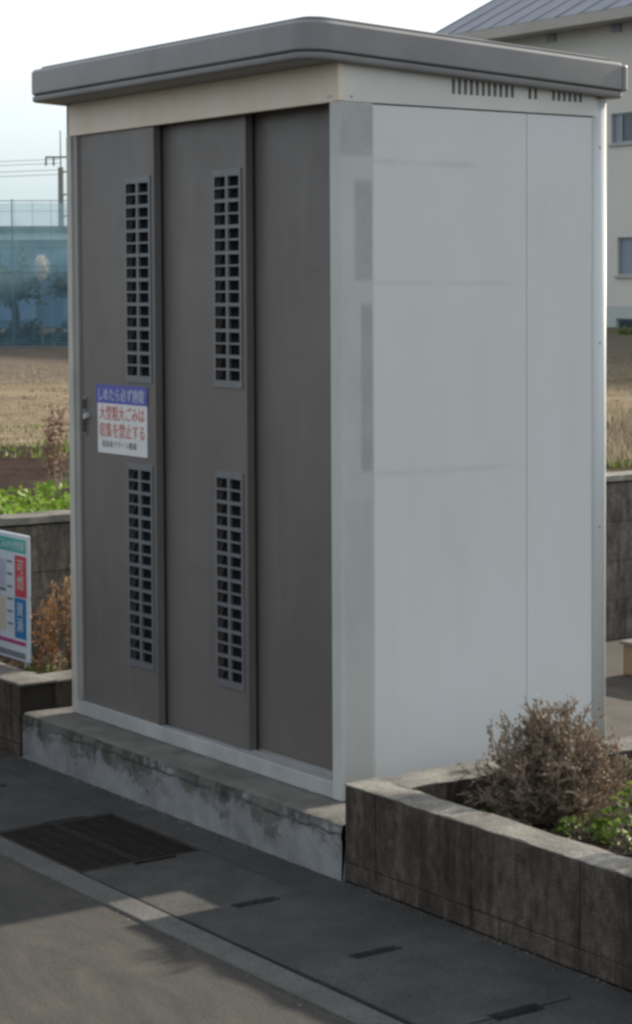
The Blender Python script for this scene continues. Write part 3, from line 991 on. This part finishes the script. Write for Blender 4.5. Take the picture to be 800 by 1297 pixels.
# concrete block lying in the yard behind, right
cb = tag(MB().box(-1.62, -1.20, 2.50, 2.70, 0.0, 0.125, 0.008).build('yard_block', MAT['tan']), 'small tan block with a pale top lying on the yard behind the shed', 'block')
ct = MB().box(-1.63, -1.19, 2.49, 2.71, 0.1252, 0.140, 0.004).build('cap', MAT['coping'], cb)
cb.location = (0, 0, 0)

# ------------------------------------------------------------------ plants
def rdir(r, up_=0.0):
    v = Vector((r.gauss(0, 1), r.gauss(0, 1), r.gauss(0, 1) + up_))
    return v.normalized()

def shrub(name, label, cat, base, R, H, mleaf, mtwig, seed, stems=34, leaves=3000, leafsize=0.011, squash=0.9, group=None, lean=(0, 0)):
    r = random.Random(seed)
    t = thing(name, label, cat, base, group)
    tw = MB(); lf = MB()
    tips = []
    bx, by, bz = base
    for i in range(stems):
        a = r.uniform(0, 2 * math.pi); e = r.uniform(0.12, 1.0)
        rad = R * e * r.uniform(0.75, 1.1)
        tgt = Vector((bx + lean[0] + rad * math.cos(a), by + lean[1] + rad * math.sin(a), bz + H * math.sqrt(max(0.05, 1 - e * e * 0.8)) * (r.uniform(0.75, 1.08) if i % 3 else r.uniform(0.3, 0.75))))
        p = Vector((bx + r.gauss(0, R * .10), by + r.gauss(0, R * .10), bz - 0.01))
        n = 6
        rr = r.uniform(0.0028, 0.0048)
        for k in range(n):
            q = p.lerp(tgt, 1 / (n - k)) + Vector((r.gauss(0, 1), r.gauss(0, 1), r.gauss(0, .6))) * R * 0.045
            tw.tube(p, q, rr * (1 - k / n * .75), rr * (1 - (k + 1) / n * .75), 4)
            if k >= 1:
                for _ in range(4):
                    s_ = q.copy(); d = ((q - p).normalized() + rdir(r, 0.5) * 0.9).normalized()
                    L = R * r.uniform(0.10, 0.26)
                    for _k in range(2):
                        e_ = s_ + d * L * 0.5
                        tw.tube(s_, e_, 0.0013, 0.0008, 3)
                        d = (d + rdir(r, 0.3) * 0.5).normalized()
                        tips.append((s_.copy(), e_.copy())); s_ = e_
            p = q
    for i in range(leaves):
        a, b = r.choice(tips)
        c_ = a.lerp(b, r.uniform(0.2, 1.1)) + rdir(r) * R * 0.025
        u_ = rdir(r, 0.6) * leafsize * r.uniform(0.5, 1.2)
        w_ = u_.cross(rdir(r)).normalized() * leafsize * r.uniform(0.4, 0.8)
        lf.quad(c_, u_, w_)
    tw.build('branches', mtwig, t)
    lf.build('foliage', mleaf, t)
    return t

shrub('dormant_shrub', 'bushy brown twiggy shrub in the planter against the shed side', 'shrub', (0.515, 0.325, 0.15), 0.215, 0.275, MAT['leaf_brown'], MAT['twig'], 3, 210, 22000, 0.0068)
shrub('dormant_shrub', 'second brown twiggy shrub farther right in the planter, beyond the photo edge', 'shrub', (1.22, 0.36, 0.15), 0.24, 0.34, MAT['leaf_brown'], MAT['twig'], 4, 60, 5000, 0.0095)

def leafy(name, label, base, R, H, n, size, seed, mat, cat='plant', group=None):
    r = random.Random(seed)
    t = thing(name, label, cat, base, group)
    lf = MB(); st_ = MB()
    for i in range(n):
        a = r.uniform(0, 2 * math.pi); rad = R * math.sqrt(r.random())
        h = H * (1 - (rad / R) ** 2 * 0.6) * r.uniform(0.45, 1.05)
        c_ = Vector((base[0] + rad * math.cos(a), base[1] + rad * math.sin(a), base[2] + h))
        out = Vector((math.cos(a), math.sin(a), r.uniform(0.1, 1.2))).normalized()
        side = out.cross(rdir(r)).normalized()
        L = size * r.uniform(0.6, 1.3)
        # leaf bent along its midrib, two facets each side
        p0 = c_; p1 = c_ + out * L; p2 = p1 + (out + Vector((0, 0, -0.9))).normalized() * L * 0.7
        w_ = side * L * 0.38
        lf.poly([p0, p1 - w_, p2, p1 + w_, p1 + Vector((0, 0, -L * .12))], [(0, 1, 4), (1, 2, 4), (2, 3, 4), (3, 0, 4)])
        if i % 4 == 0:
            st_.tube((base[0] + rad * .5 * math.cos(a), base[1] + rad * .5 * math.sin(a), base[2] - .01), c_, 0.0018, 0.001, 4)
    lf.build('leaves', mat, t); st_.build('stems', MAT['twig'], t)
    return t
GP = 'green plants in the right planter'
for i, (x_, y_, R_, H_, sd_, lab) in enumerate([
    (0.765, 0.44, 0.11, 0.13, 11, 'bright green leafy plant in the planter, in front of the brown shrub to its right'),
    (0.80, 0.64, 0.14, 0.18, 12, 'larger green leafy plant at the right edge of the photo, behind the brighter one'),
    (0.70, 0.27, 0.06, 0.055, 13, 'small olive plant tucked under the front of the brown shrub'),
    (0.40, 0.24, 0.035, 0.035, 14, 'tiny pale green seedling left of the brown shrub'),
    (0.86, 0.30, 0.09, 0.075, 15, 'low green plant just behind the planter wall, nearest the right photo edge'),
    (1.12, 0.40, 0.12, 0.10, 16, 'low green plant beyond the right edge of the view')]):
    leafy('leafy_plant', lab, (x_, y_, 0.15), R_, H_, int(70 + 9000 * R_ * R_), 0.019, sd_, MAT['leaf_green'], 'plant', GP)

# leaf litter and pebbles on the planter soil
r = random.Random(5)
lt = MB()
for i in range(1500):
    x_, y_ = r.uniform(0.35, 1.7), r.uniform(0.01, 1.2)
    u_ = rdir(r); u_.z *= 0.3; u_ = u_ * 0.008
    w_ = u_.cross(Vector((r.gauss(0, .3), r.gauss(0, .3), 1))).normalized() * 0.005
    lt.quad((x_, y_, 0.165 + r.uniform(0, .012)), u_, w_)
for i in range(260):
    x_, y_ = r.uniform(-2.28, -1.84), r.uniform(0.0, 0.95)
    u_ = rdir(r) * 0.009; w_ = u_.cross(rdir(r)).normalized() * 0.005
    lt.quad((x_, y_, 0.222 + r.uniform(0, .012)), u_, w_)
tag(lt.build('leaf_litter', MAT['leaf_brown']), 'brown leaf litter scattered on the planter soil', 'leaf litter', None, 'stuff')

r = random.Random(15)
gr_ = MB()
for i in range(900):
    k_ = r.random()
    if k_ < 0.5: x_, y_ = r.uniform(0.2, 1.9), -0.134 - abs(r.gauss(0, 0.02))
    elif k_ < 0.8: x_, y_ = r.uniform(-1.66, 0.19), -0.146 - abs(r.gauss(0, 0.02))
    else: x_, y_ = r.uniform(-1.5, 1.5), -0.742 - abs(r.gauss(0, 0.02))
    q_ = r.uniform(0.0012, 0.0042)
    a_ = [Vector((x_ + r.uniform(-1, 1) * q_, y_ + r.uniform(-1, 1) * q_, r.uniform(0, 1) * q_ * 1.3)) for _ in range(4)]
    gr_.poly(a_, [(0, 1, 2), (0, 2, 3), (0, 3, 1), (1, 3, 2)])
tag(gr_.build('grit', MAT['coping']), 'fine grit gathered along the wall feet and gutter edge', 'grit', None, 'stuff')

# dry orange weeds in the left planter
def weed(name, label, base, H, R, n, seed, mat, group, leaves=14, cat='weed'):
    r = random.Random(seed)
    t = thing(name, label, cat, base, group)
    st_, lf = MB(), MB()
    for i in range(n):
        a = r.uniform(0, 6.283); p = Vector(base) + Vector((r.gauss(0, R * .2), r.gauss(0, R * .2), -0.01))
        top = Vector(base) + Vector((R * math.cos(a) * r.random(), R * math.sin(a) * r.random(), H * r.uniform(0.6, 1.05)))
        k = 7
        for j in range(k):
            q = p.lerp(top, 1 / (k - j)) + Vector((r.gauss(0, .006), r.gauss(0, .006), 0))
            st_.tube(p, q, 0.0022 * (1 - j / k * .6), 0.0022 * (1 - (j + 1) / k * .6), 4)
            for _ in range(leaves // 2):
                d = rdir(r, 0.4); L = r.uniform(0.010, 0.022)
                e_ = q + d * L * 1.3
                lf.quad(q.lerp(e_, 0.7) + rdir(r) * 0.008, d * L * 0.6, d.cross(rdir(r)).normalized() * L * 0.35)
            p = q
    st_.build('stems', MAT['twig'], t); lf.build('leaves', mat, t)
    return t
GW = 'dry weeds in the left planter'
weed('dry_weed', 'tall rust orange dry weed next to the shed corner', (-1.93, 0.20, 0.2), 0.36, 0.09, 16, 21, MAT['leaf_orange'], GW, 22)
weed('dry_weed', 'rust orange dry weed between the notice board and the shed', (-2.02, 0.13, 0.2), 0.30, 0.08, 13, 22, MAT['leaf_orange'], GW, 20)
weed('dry_weed', 'brown dry weed close against the retaining wall', (-2.16, 0.36, 0.2), 0.38, 0.10, 8, 23, MAT['leaf_brown'], GW, 14)
weed('dry_weed', 'short dry weed just behind the left planter cap', (-1.88, 0.09, 0.2), 0.10, 0.06, 8, 24, MAT['leaf_brown'], GW, 10)
leafy('leafy_plant', 'small yellow green plant at the foot of the notice board', (-1.89, 0.035, 0.21), 0.04, 0.05, 60, 0.02, 31, MAT['leaf_green'], 'plant')
leafy('leafy_plant', 'low green tuft beside the left planter cap near the shed', (-1.92, 0.16, 0.21), 0.05, 0.05, 50, 0.018, 32, MAT['leaf_green'], 'plant')

# seed stalks on the field edge beside the shed
t = thing('dry_stalk', 'tall reddish dry seed stalk on the field beside the shed', 'weed', (-3.85, 1.12, 0.68))
r = random.Random(9)
st_, sd_ = MB(), MB()
for i in range(4):
    b0 = Vector((-3.85 + r.uniform(-.05, .05), 1.10 + r.uniform(-.03, .05), 0.66)); hh = r.uniform(0.26, 0.38)
    if i == 0: hh = 0.40
    tp = b0 + Vector((r.uniform(-.03, .03), r.uniform(-.02, .03), hh))
    st_.tube(b0, tp, 0.004, 0.002, 5)
    for k in range(150):
        u = r.uniform(0.28, 1.0)
        c_ = b0.lerp(tp, u) + Vector((r.gauss(0, .017), r.gauss(0, .017), r.gauss(0, .008))) * (1.25 - u * .6)
        d = rdir(r) * 0.009
        sd_.quad(c_, d, d.cross(rdir(r)).normalized() * 0.008)
st_.build('stems', MAT['twig'], t); sd_.build('seed_heads', MAT['seed'], t)

# vegetable row, weeds and stubble on the field
r = random.Random(12)
def blades(name, label, n, region, zbase, H, wdt, mat, seed, cat, lean=0.35):
    g_ = np.random.default_rng(seed)
    P = np.array(region(g_, n))
    n = len(P)
    a = g_.uniform(0, 2 * np.pi, n); h = H * g_.uniform(0.4, 1.2, n); L = lean * h * g_.uniform(0.2, 1.4, n)
    la = g_.uniform(0, 2 * np.pi, n)
    w = wdt * g_.uniform(0.6, 1.4, n)
    v = np.empty((n, 4, 3))
    v[:, 0] = np.stack([P[:, 0] - w * np.cos(a), P[:, 1] - w * np.sin(a), np.full(n, zbase)], 1)
    v[:, 1] = np.stack([P[:, 0] + w * np.cos(a), P[:, 1] + w * np.sin(a), np.full(n, zbase)], 1)
    v[:, 2] = np.stack([P[:, 0] + w * .7 * np.cos(a) + L * .5 * np.cos(la), P[:, 1] + w * .7 * np.sin(a) + L * .5 * np.sin(la), zbase + h * .6], 1)
    v[:, 3] = np.stack([P[:, 0] + L * np.cos(la), P[:, 1] + L * np.sin(la), zbase + h], 1)
    me = bpy.data.meshes.new(name)
    me.from_pydata(v.reshape(-1, 3).tolist(), [], (np.arange(n)[:, None] * 4 + np.arange(4)).tolist())
    me.materials.append(mat)
    return tag(link(name, me), label, cat, None, 'stuff')
def reg(x0, x1, y0, y1, th=None, sc=1.5, sd=0):
    def f(g_, n):
        x = g_.uniform(x0, x1, n); y = g_.uniform(y0, y1, n)
        if th is not None:
            k = np.array([noise.noise(Vector((a * sc + sd, b * sc, 0))) > th for a, b in zip(x, y)])
            x, y = x[k], y[k]
        return np.stack([x, y], 1)
    return f
blades('stubble', 'pale dry straw stubble over the field', 70000, reg(-19, -6.3, 0.5, 17, -0.1), 0.67, 0.028, 0.007, MAT['straw'], 1, 'stubble')
blades('stubble', 'tangled dry grass at the field edge right of the shed', 16000, reg(-7, -2.9, 3.2, 9, -0.3), 0.67, 0.10, 0.004, MAT['straw'], 2, 'dry grass')
blades('field_weeds', 'green weeds in patches on the field edge', 3500, reg(-8.2, -5.4, 0.0, 3.6, 0.05, 1.2, 4), 0.67, 0.035, 0.007, MAT['leaf_green'], 3, 'weeds')
blades('field_weeds', 'low green weeds behind the wall right of the shed', 5000, reg(-3.6, -2.5, 2.8, 6, 0.05, 2), 0.67, 0.035, 0.006, MAT['leaf_green'], 4, 'weeds')
# dense leafy vegetables right behind the wall: a continuous green carpet
rr_ = random.Random(40)
lf = MB()
for row in (-2.54, -2.70, -2.88, -3.08, -3.30):
    y_ = -0.3
    while y_ < 2.1:
        px_, py_ = row + rr_.uniform(-.04, .04), y_ + rr_.uniform(-.03, .03)
        k_ = rr_.uniform(0.75, 1.2)
        for i in range(46):
            a = rr_.uniform(0, 6.283); rad = 0.085 * math.sqrt(rr_.random()) * k_; h = rr_.uniform(0.01, 0.06) * k_
            c_ = Vector((px_ + rad * math.cos(a), py_ + rad * math.sin(a), 0.672 + h))
            out = Vector((math.cos(a), math.sin(a), rr_.uniform(0.2, 1.4))).normalized(); side = out.cross(rdir(rr_)).normalized()
            L = rr_.uniform(0.016, 0.03); p1 = c_ + out * L; p2 = p1 + (out + Vector((0, 0, -.8))).normalized() * L * .7; w_ = side * L * .45
            lf.poly([c_, p1 - w_, p2, p1 + w_, p1 + Vector((0, 0, -L * .15))], [(0, 1, 4), (1, 2, 4), (2, 3, 4), (3, 0, 4)])
        y_ += rr_.uniform(0.12, 0.17)
tag(lf.build('vegetable_leaves', MAT['leaf_veg']), 'bright green leafy vegetables growing densely behind the wall cap', 'vegetables', None, 'stuff')

# ------------------------------------------------------------------ far left: net fence, pole, hall, trees
RT = Vector((0.5887, 0.8083, 0)).normalized()
FWD = Vector((-0.8083, 0.5887, 0))
F0 = Vector((-27.45, 11.80, 0))            # seen at the left frame edge
FZ, FH = 0.66, 2.42
nf = thing('net_fence', 'tall teal net fence along the far side of the field', 'fence', tuple(F0))
def fence_pt(s_, z_=0, back=0): return F0 + RT * s_ + FWD * back + Vector((0, 0, z_))
mb = MB()
N_ = 60; a0, a1 = -14, 4.2
pts = []
for i in range(N_ + 1):
    s_ = a0 + (a1 - a0) * i / N_
    for j in range(9):
        z_ = FZ - 0.05 + (FH + (0.02 * math.sin(s_ * 1.9))) * j / 8
        pts.append(fence_pt(s_, z_, 0.05 * noise.noise(Vector((s_ * 1.3, z_ * 1.1, 0)))))
mb.poly(pts, [(i * 9 + j, (i + 1) * 9 + j, (i + 1) * 9 + j + 1, i * 9 + j + 1) for i in range(N_) for j in range(8)])
mb.build('net', MAT['net'], nf, True)
for k in range(-5, 2):
    s_ = 0.52 + k * 2.4
    MB().tube(fence_pt(s_, FZ - .1, -0.06), fence_pt(s_, FZ + FH + .03, -0.06), 0.011, 0.011, 8).build('post', MAT['post_green'], nf)
for z_ in (FZ + FH, FZ + 1.25, FZ + 0.1):
    MB().tube(fence_pt(a0, z_, -0.05), fence_pt(a1, z_, -0.05), 0.007, 0.007, 6).build('rail', MAT['post_green'], nf)

cords = MB()
for k in range(int((a1 - a0) / 0.30)):
    s_ = a0 + 0.15 + k * 0.30
    cords.tube(fence_pt(s_, FZ, -0.02), fence_pt(s_, FZ + FH, -0.02), 0.0035, 0.0035, 3)
for k in range(8):
    z_ = FZ + 0.15 + k * 0.30
    cords.tube(fence_pt(a0, z_, -0.02), fence_pt(a1, z_, -0.02), 0.0035, 0.0035, 3)
cords.build('net_cords', MAT['cord'], nf)['kind'] = 'stuff'
# far ground beyond the fence
mb = MB()
q = [fence_pt(-60, 0.60, 0.3), fence_pt(60, 0.60, 0.3), fence_pt(60, 0.60, 120), fence_pt(-60, 0.60, 120)]
mb.poly(q, [(0, 1, 2, 3)])
struct(mb.build('far_ground', MAT['field']))

def obox(o0, s0, s1, b0, b1, z0, z1):
    """box aligned with the fence axes"""
    mb = MB()
    p = [fence_pt(s_, z_, b_) for z_ in (z0, z1) for b_ in (b0, b1) for s_ in (s0, s1)]
    return mb.poly(p, [(0, 2, 3, 1), (4, 5, 7, 6), (0, 1, 5, 4), (2, 6, 7, 3), (0, 4, 6, 2), (1, 3, 7, 5)])
hl = thing('low_hall', 'long low hall with blue grey walls behind the teal net fence', 'building', tuple(fence_pt(0, 0.6, 22)))
B0 = 22
obox(hl, -30, 6, B0, B0 + 12, 0.55, 3.08).build('wall', MAT['bluewall'], hl)
obox(hl, -30.3, 6.3, B0 - 0.5, B0 + 12.4, 3.20, 3.36).build('roof', MAT['ridge'], hl)
obox(hl, -30.2, 6.2, B0 - 0.35, B0 - 0.2, 3.0, 3.195).build('fascia', MAT['paleband'], hl)
for i in range(-7, 1):
    s_ = i * 3.2 + 1.1
    w_o = obox(hl, s_, s_ + 2.5, B0 - 0.04, B0 - 0.005, 0.85, 1.75).build('window', MAT['bluelow'], hl)
    obox(hl, s_ + 0.05, s_ + 1.2, B0 - 0.07, B0 - 0.045, 0.9, 1.7).build('pane', MAT['bluelow'], w_o)
# white vans parked before the hall
for i, (s_, lab) in enumerate(((0.44, 'white van parked before the hall behind the net fence, next to the shed edge'),)):
    v_ = thing('parked_van', lab, 'van', tuple(fence_pt(s_ + .7, 0.6, 14)))
    z0 = 0.60
    prof = [(0.0, 0.20), (0.0, 0.62), (0.10, 0.72), (0.28, 1.12), (0.40, 1.18), (1.42, 1.18), (1.5, 1.12), (1.52, 0.20)]
    mbv = MB(); n = len(prof)
    pts = [fence_pt(s_ + a, z0 + b_ * 0.52, 14 + d_) for d_ in (0, 0.8) for a, b_ in prof]
    mbv.poly(pts, [(i_, (i_ + 1) % n, n + (i_ + 1) % n, n + i_) for i_ in range(n)] + [tuple(range(n - 1, -1, -1)), tuple(range(n, 2 * n))])
    mbv.build('body', MAT['whitething'], v_)
    obox(v_, s_ + .34, s_ + .85, 13.985, 13.998, z0 + .41, z0 + .57).build('window', MAT['glass'], v_)
    obox(v_, s_ + .90, s_ + 1.4, 13.985, 13.998, z0 + .41, z0 + .57).build('window', MAT['glass'], v_)
    for a in (0.3, 1.2):
        MB().tube(fence_pt(s_ + a, z0 + 0.09, 13.97), fence_pt(s_ + a, z0 + .09, 14.1), 0.09, 0.09, 12).build('wheel', MAT['wire'], v_)

def tree(label, base, trunk_h, tr, R, H, seed, n=1800, leafm='tree_leaf', leaf_=0.09):
    r = random.Random(seed)
    t = thing('field_tree', label, 'tree', tuple(base), 'trees behind the net fence')
    tk, cr = MB(), MB()
    b0 = Vector(base); p = b0 - Vector((0, 0, 0.1)); rr_ = tr
    top = b0 + Vector((0, 0, trunk_h))
    for k in range(4):
        q = p.lerp(top, 1 / (4 - k)) + Vector((r.gauss(0, .03), r.gauss(0, .03), 0))
        tk.tube(p, q, rr_, rr_ * .9, 8); rr_ *= .9; p = q
    ends = []
    for i in range(22):
        a = r.uniform(0, 6.283); e = r.uniform(.3, 1)
        tgt = top + Vector((R * e * math.cos(a), R * e * math.sin(a), H * r.uniform(0.15, 1) * (1.15 - e * .6)))
        s_ = top.copy(); w = tr * .5
        for k in range(4):
            q = s_.lerp(tgt, 1 / (4 - k)) + rdir(r) * R * 0.06
            tk.tube(s_, q, w, w * .65, 5); w *= .65; s_ = q
            ends.append(q)
    for i in range(n):
        c_ = r.choice(ends) + rdir(r) * R * r.uniform(0.05, 0.22)
        u_ = rdir(r) * leaf_ * r.uniform(.5, 1.2)
        cr.quad(c_, u_, u_.cross(rdir(r)).normalized() * leaf_ * .5)
    tk.build('trunk', MAT['bark'], t); cr.build('crown', MAT[leafm], t)
    return t
tree('dark tree with a thick trunk at the left edge behind the net fence', fence_pt(-0.06, 0.62, 3), 0.85, 0.10, 0.9, 0.85, 51, 1800, leaf_=0.06)
tree('spreading dark tree with thin trunk in the middle behind the net fence', fence_pt(0.85, 0.62, 4.5), 1.0, 0.045, 0.85, 0.50, 52, 1500, leaf_=0.05)
tree('dark tree close to the shed edge behind the net fence', fence_pt(1.35, 0.62, 5), 0.95, 0.05, 0.5, 0.6, 53, 900, leaf_=0.05)
for i, (s_, lab) in enumerate(((-0.5, 'low dark shrub at the left edge behind the net fence'), (0.45, 'low dark shrub before the white van behind the net fence'), (1.3, 'low dark shrub by the shed edge behind the net fence'))):
    b_ = fence_pt(s_, 0.62, 2.0)
    shrub('hedge_shrub', lab, 'shrub', tuple(b_), 0.62, 0.40, MAT['tree_leaf'], MAT['bark'], 200 + i, 26, 1500, 0.05, 1, 'shrubs behind the net fence')
# pale plume
t = thing('pampas_plume', 'pale feathery plume in front of the blue hall behind the fence', 'plant', tuple(fence_pt(0.82, 0.62, 1.0)))
r = random.Random(61); st_, pm = MB(), MB()
for i in range(5):
    tp = fence_pt(0.80 + r.uniform(-.09, .11), 0.64 + 1.38 + r.uniform(-.08, .12), 1.0 + r.uniform(-.1, .1))
    b0 = fence_pt(0.82 + r.uniform(-.02, .02), 0.62, 1.0)
    st_.tube(b0, tp, 0.006, 0.004, 5)
    for k in range(240):
        u = r.uniform(0.0, 1.0)
        c_ = tp + Vector((0, 0, 0.15 - 0.36 * u)) + Vector((r.gauss(0, 1), r.gauss(0, 1), 0)) * 0.06 * math.sin(math.pi * min(1, u * .9 + .08))
        d = rdir(r, 1.5) * 0.03
        pm.quad(c_, d, d.cross(rdir(r)).normalized() * .012)
st_.build('stems', MAT['straw'], t); pm.build('plumes', MAT['plume'], t)

# utility pole with cross arm and wires
def px_pt(px, py, dist):
    d = fw + rt * ((px - 500.7) / 2695.0) - up * ((py - 504.5) / 2695.0)
    return M.translation + d * dist
PD = 75.0
pb = px_pt(77.5, 212, PD)
up_t = thing('utility_pole', 'grey utility pole with cross arm beyond the hall', 'utility pole', (pb.x, pb.y, 0))
MB().tube((pb.x, pb.y, 0), (pb.x, pb.y, pb.z), 0.14, 0.105, 12).build('pole', MAT['pole'], up_t)
MB().tube((pb.x, pb.y, pb.z), (pb.x - .02, pb.y, pb.z + 1.3), 0.03, 0.02, 8).build('mast', MAT['pole'], up_t)
ca = pb + Vector((0, 0, 0.36))
MB().tube(ca - RT * 0.55, ca + RT * 0.42, 0.035, 0.035, 6).build('cross_arm', MAT['pole'], up_t)
for s_, nm in ((-0.52, 0), (-0.25, 0), (0.36, 0)):
    c_ = ca + RT * s_
    MB().tube(c_ + Vector((0, 0, -0.30)), c_, 0.045, 0.035, 8).build('insulator', MAT['pole'], up_t)
for z_ in (-0.15, -0.95, -1.7):
    c_ = pb + Vector((0, 0, z_))
    MB().tube(c_, c_ + RT * 0.28, 0.03, 0.03, 6).build('bracket', MAT['pole'], up_t)
for i, (dz, lab) in enumerate(((0.17, 'upper overhead cable running left from the pole'), (0.03, 'second overhead cable running left from the pole'),
                               (-0.20, 'third overhead cable running left from the pole'), (-0.36, 'lowest overhead cable running left from the pole'))):
    a = pb + Vector((0, 0, dz + .12)); n = 14
    b = a - RT * 30 + Vector((0, 0, -0.2))
    mb = MB(); pv = a
    for k in range(1, n + 1):
        u = k / n
        q = a.lerp(b, u) - Vector((0, 0, 0.5 * 4 * u * (1 - u) * 0.5))
        mb.tube(pv, q, 0.012, 0.012, 4); pv = q
    tag(mb.build('overhead_cable', MAT['wire']), lab, 'cable', 'overhead cables at the pole')

# ------------------------------------------------------------------ school building at the right
FY = 32.5
sb = thing('school_building', 'pale two storey school building with blue grey metal roof beyond the field', 'building', (-41, FY, 0))
X0, X1, ZE = -41.2, -8.0, 8.28
WINS = []
for i in range(8):
    x_ = -35.22 + i * 3.4
    WINS.append((x_, x_ + 2.2, 5.26, 6.00, 'a'))
for i in range(8):
    x_ = -34.98 + i * 3.4
    WINS.append((x_, x_ + 1.9, 1.98, 2.92, 'b'))
for i in range(8):
    x_ = -35.02 + i * 3.4
    WINS.append((x_, x_ + 1.6, 0.36, 0.90, 'c'))
# wall with real openings, storey by storey
def wall_row(z0, z1, wins, mat, name):
    xs_ = [X0]; hs = set()
    wins = sorted(wins)
    for w_ in wins:
        xs_ += [w_[0], w_[1]]
        hs.add((len(xs_) - 2, 1))
    xs_.append(X1)
    plate(xs_, [z0, wins[0][2], wins[0][3], z1], hs, FY, FY + 0.25).build(name, mat, sb)
wall_row(3.6, ZE, [w for w in WINS if w[4] == 'a'], MAT['facade'], 'upper_wall')
wall_row(1.20, 3.598, [w for w in WINS if w[4] == 'b'], MAT['facade'], 'middle_wall')
wall_row(-0.16, 1.198, [w for w in WINS if w[4] == 'c'], MAT['facade_low'], 'lower_wall')
MB().box(X0, X1, FY + 0.6, FY + 0.7, -0.16, ZE).build('inner_wall', MAT['dark'], sb)
MB().box(X0 - .001, X0 + .2, FY + .2505, FY + 12, -0.16, ZE).build('end_wall', MAT['facade'], sb)
for w_ in WINS:
    a, b, c_, d, k = w_
    f_ = MB()
    t_ = 0.045
    f_.box(a, a + t_, FY + .06, FY + .13, c_, d); f_.box(b - t_, b, FY + .06, FY + .13, c_, d)
    f_.box(a + t_, b - t_, FY + .06, FY + .13, c_, c_ + t_); f_.box(a + t_, b - t_, FY + .06, FY + .13, d - t_, d)
    mid = a + 0.32 if k == 'a' else (a + b) / 2
    f_.box(mid - .03, mid + .03, FY + .06, FY + .12, c_ + t_, d - t_)
    fr = f_.build('window', MAT['wframe'], sb)
    MB().box(a + t_, mid - .03, FY + .09, FY + .10, c_ + t_, d - t_).build('pane', MAT['curtain' if k in 'ab' else 'glass'], fr)
    MB().box(mid + .03, b - t_, FY + .09, FY + .10, c_ + t_, d - t_).build('pane', MAT['glass' if k in 'ac' else 'curtain'], fr)
    MB().box(a - .05, b + .05, FY - .06, FY - .002, c_ - .07, c_ - .005).build('sill', MAT['eave'], fr)
MB().box(X0 - .6, X1, FY - 0.75, FY - 0.002, ZE - 0.06, ZE + 0.06).build('soffit', MAT['eave'], sb)
MB().box(X0 - .6, X1, FY - 0.86, FY - 0.752, ZE - 0.10, ZE + 0.16).build('fascia', MAT['eave'], sb)
# pitched roof with standing ribs
PIT = 0.52
rf = MB()
ry0, ry1 = FY - 0.85, FY + 6.2
zb_ = ZE + 0.17
rf.poly([(X0 - .7, ry0, zb_), (X1, ry0, zb_), (X1, ry1, zb_ + PIT * (ry1 - ry0)), (X0 - .7, ry1, zb_ + PIT * (ry1 - ry0)),
         (X0 - .7, 2 * ry1 - ry0, zb_), (X1, 2 * ry1 - ry0, zb_)], [(0, 1, 2, 3), (3, 2, 5, 4), (0, 3, 4), (1, 5, 2)])
roof_o = rf.build('roof', MAT['mroof'], sb)
k = 0
x_ = X0 - .6
rib_me = None
while x_ < X1:
    if rib_me is None:
        a, b, h_ = 0.0, 0.05, 0.018
        L = ry1 - ry0
        rib_me = MB().poly([(0, 0, 0), (.06, 0, 0), (.06, 0, h_), (0, 0, h_), (0, L, PIT * L), (.06, L, PIT * L), (.06, L, PIT * L + h_), (0, L, PIT * L + h_)],
                           [(0, 1, 2, 3), (7, 6, 5, 4), (3, 2, 6, 7), (1, 5, 6, 2), (0, 3, 7, 4)]).mesh('roof_rib', MAT['mroof'])
    o = bpy.data.objects.new('roof_rib', rib_me); C.objects.link(o); o.parent = roof_o
    o.location = (x_ - 0, ry0, zb_ + 0.002)
    x_ += 0.9
for x_ in (-37.5, -35.0, -32.5, -30.0, -27.5):
    v_ = MB()
    v_.box(x_ - .17, x_ + .17, FY - .05, FY - .002, 8.0, 8.2).build('wall_vent', MAT['wframe'], sb)

# hedge line before the school
r = random.Random(90)
for i in range(5):
    x_ = -36.5 + i * 2.6
    y_ = 27.0
    shrub('hedge_shrub', ['rounded yellow green shrub far off beside the shed edge', 'low green shrub second before the school', 'low green shrub third before the school', 'low green shrub fourth before the school', 'low green shrub last before the school'][i],
          'shrub', (x_ + 5.6, y_, 0.30), 1.1, 0.40, MAT['leaf_green'], MAT['twig'], 100 + i, 24, 1400, 0.06, 1, 'shrubs before the school')
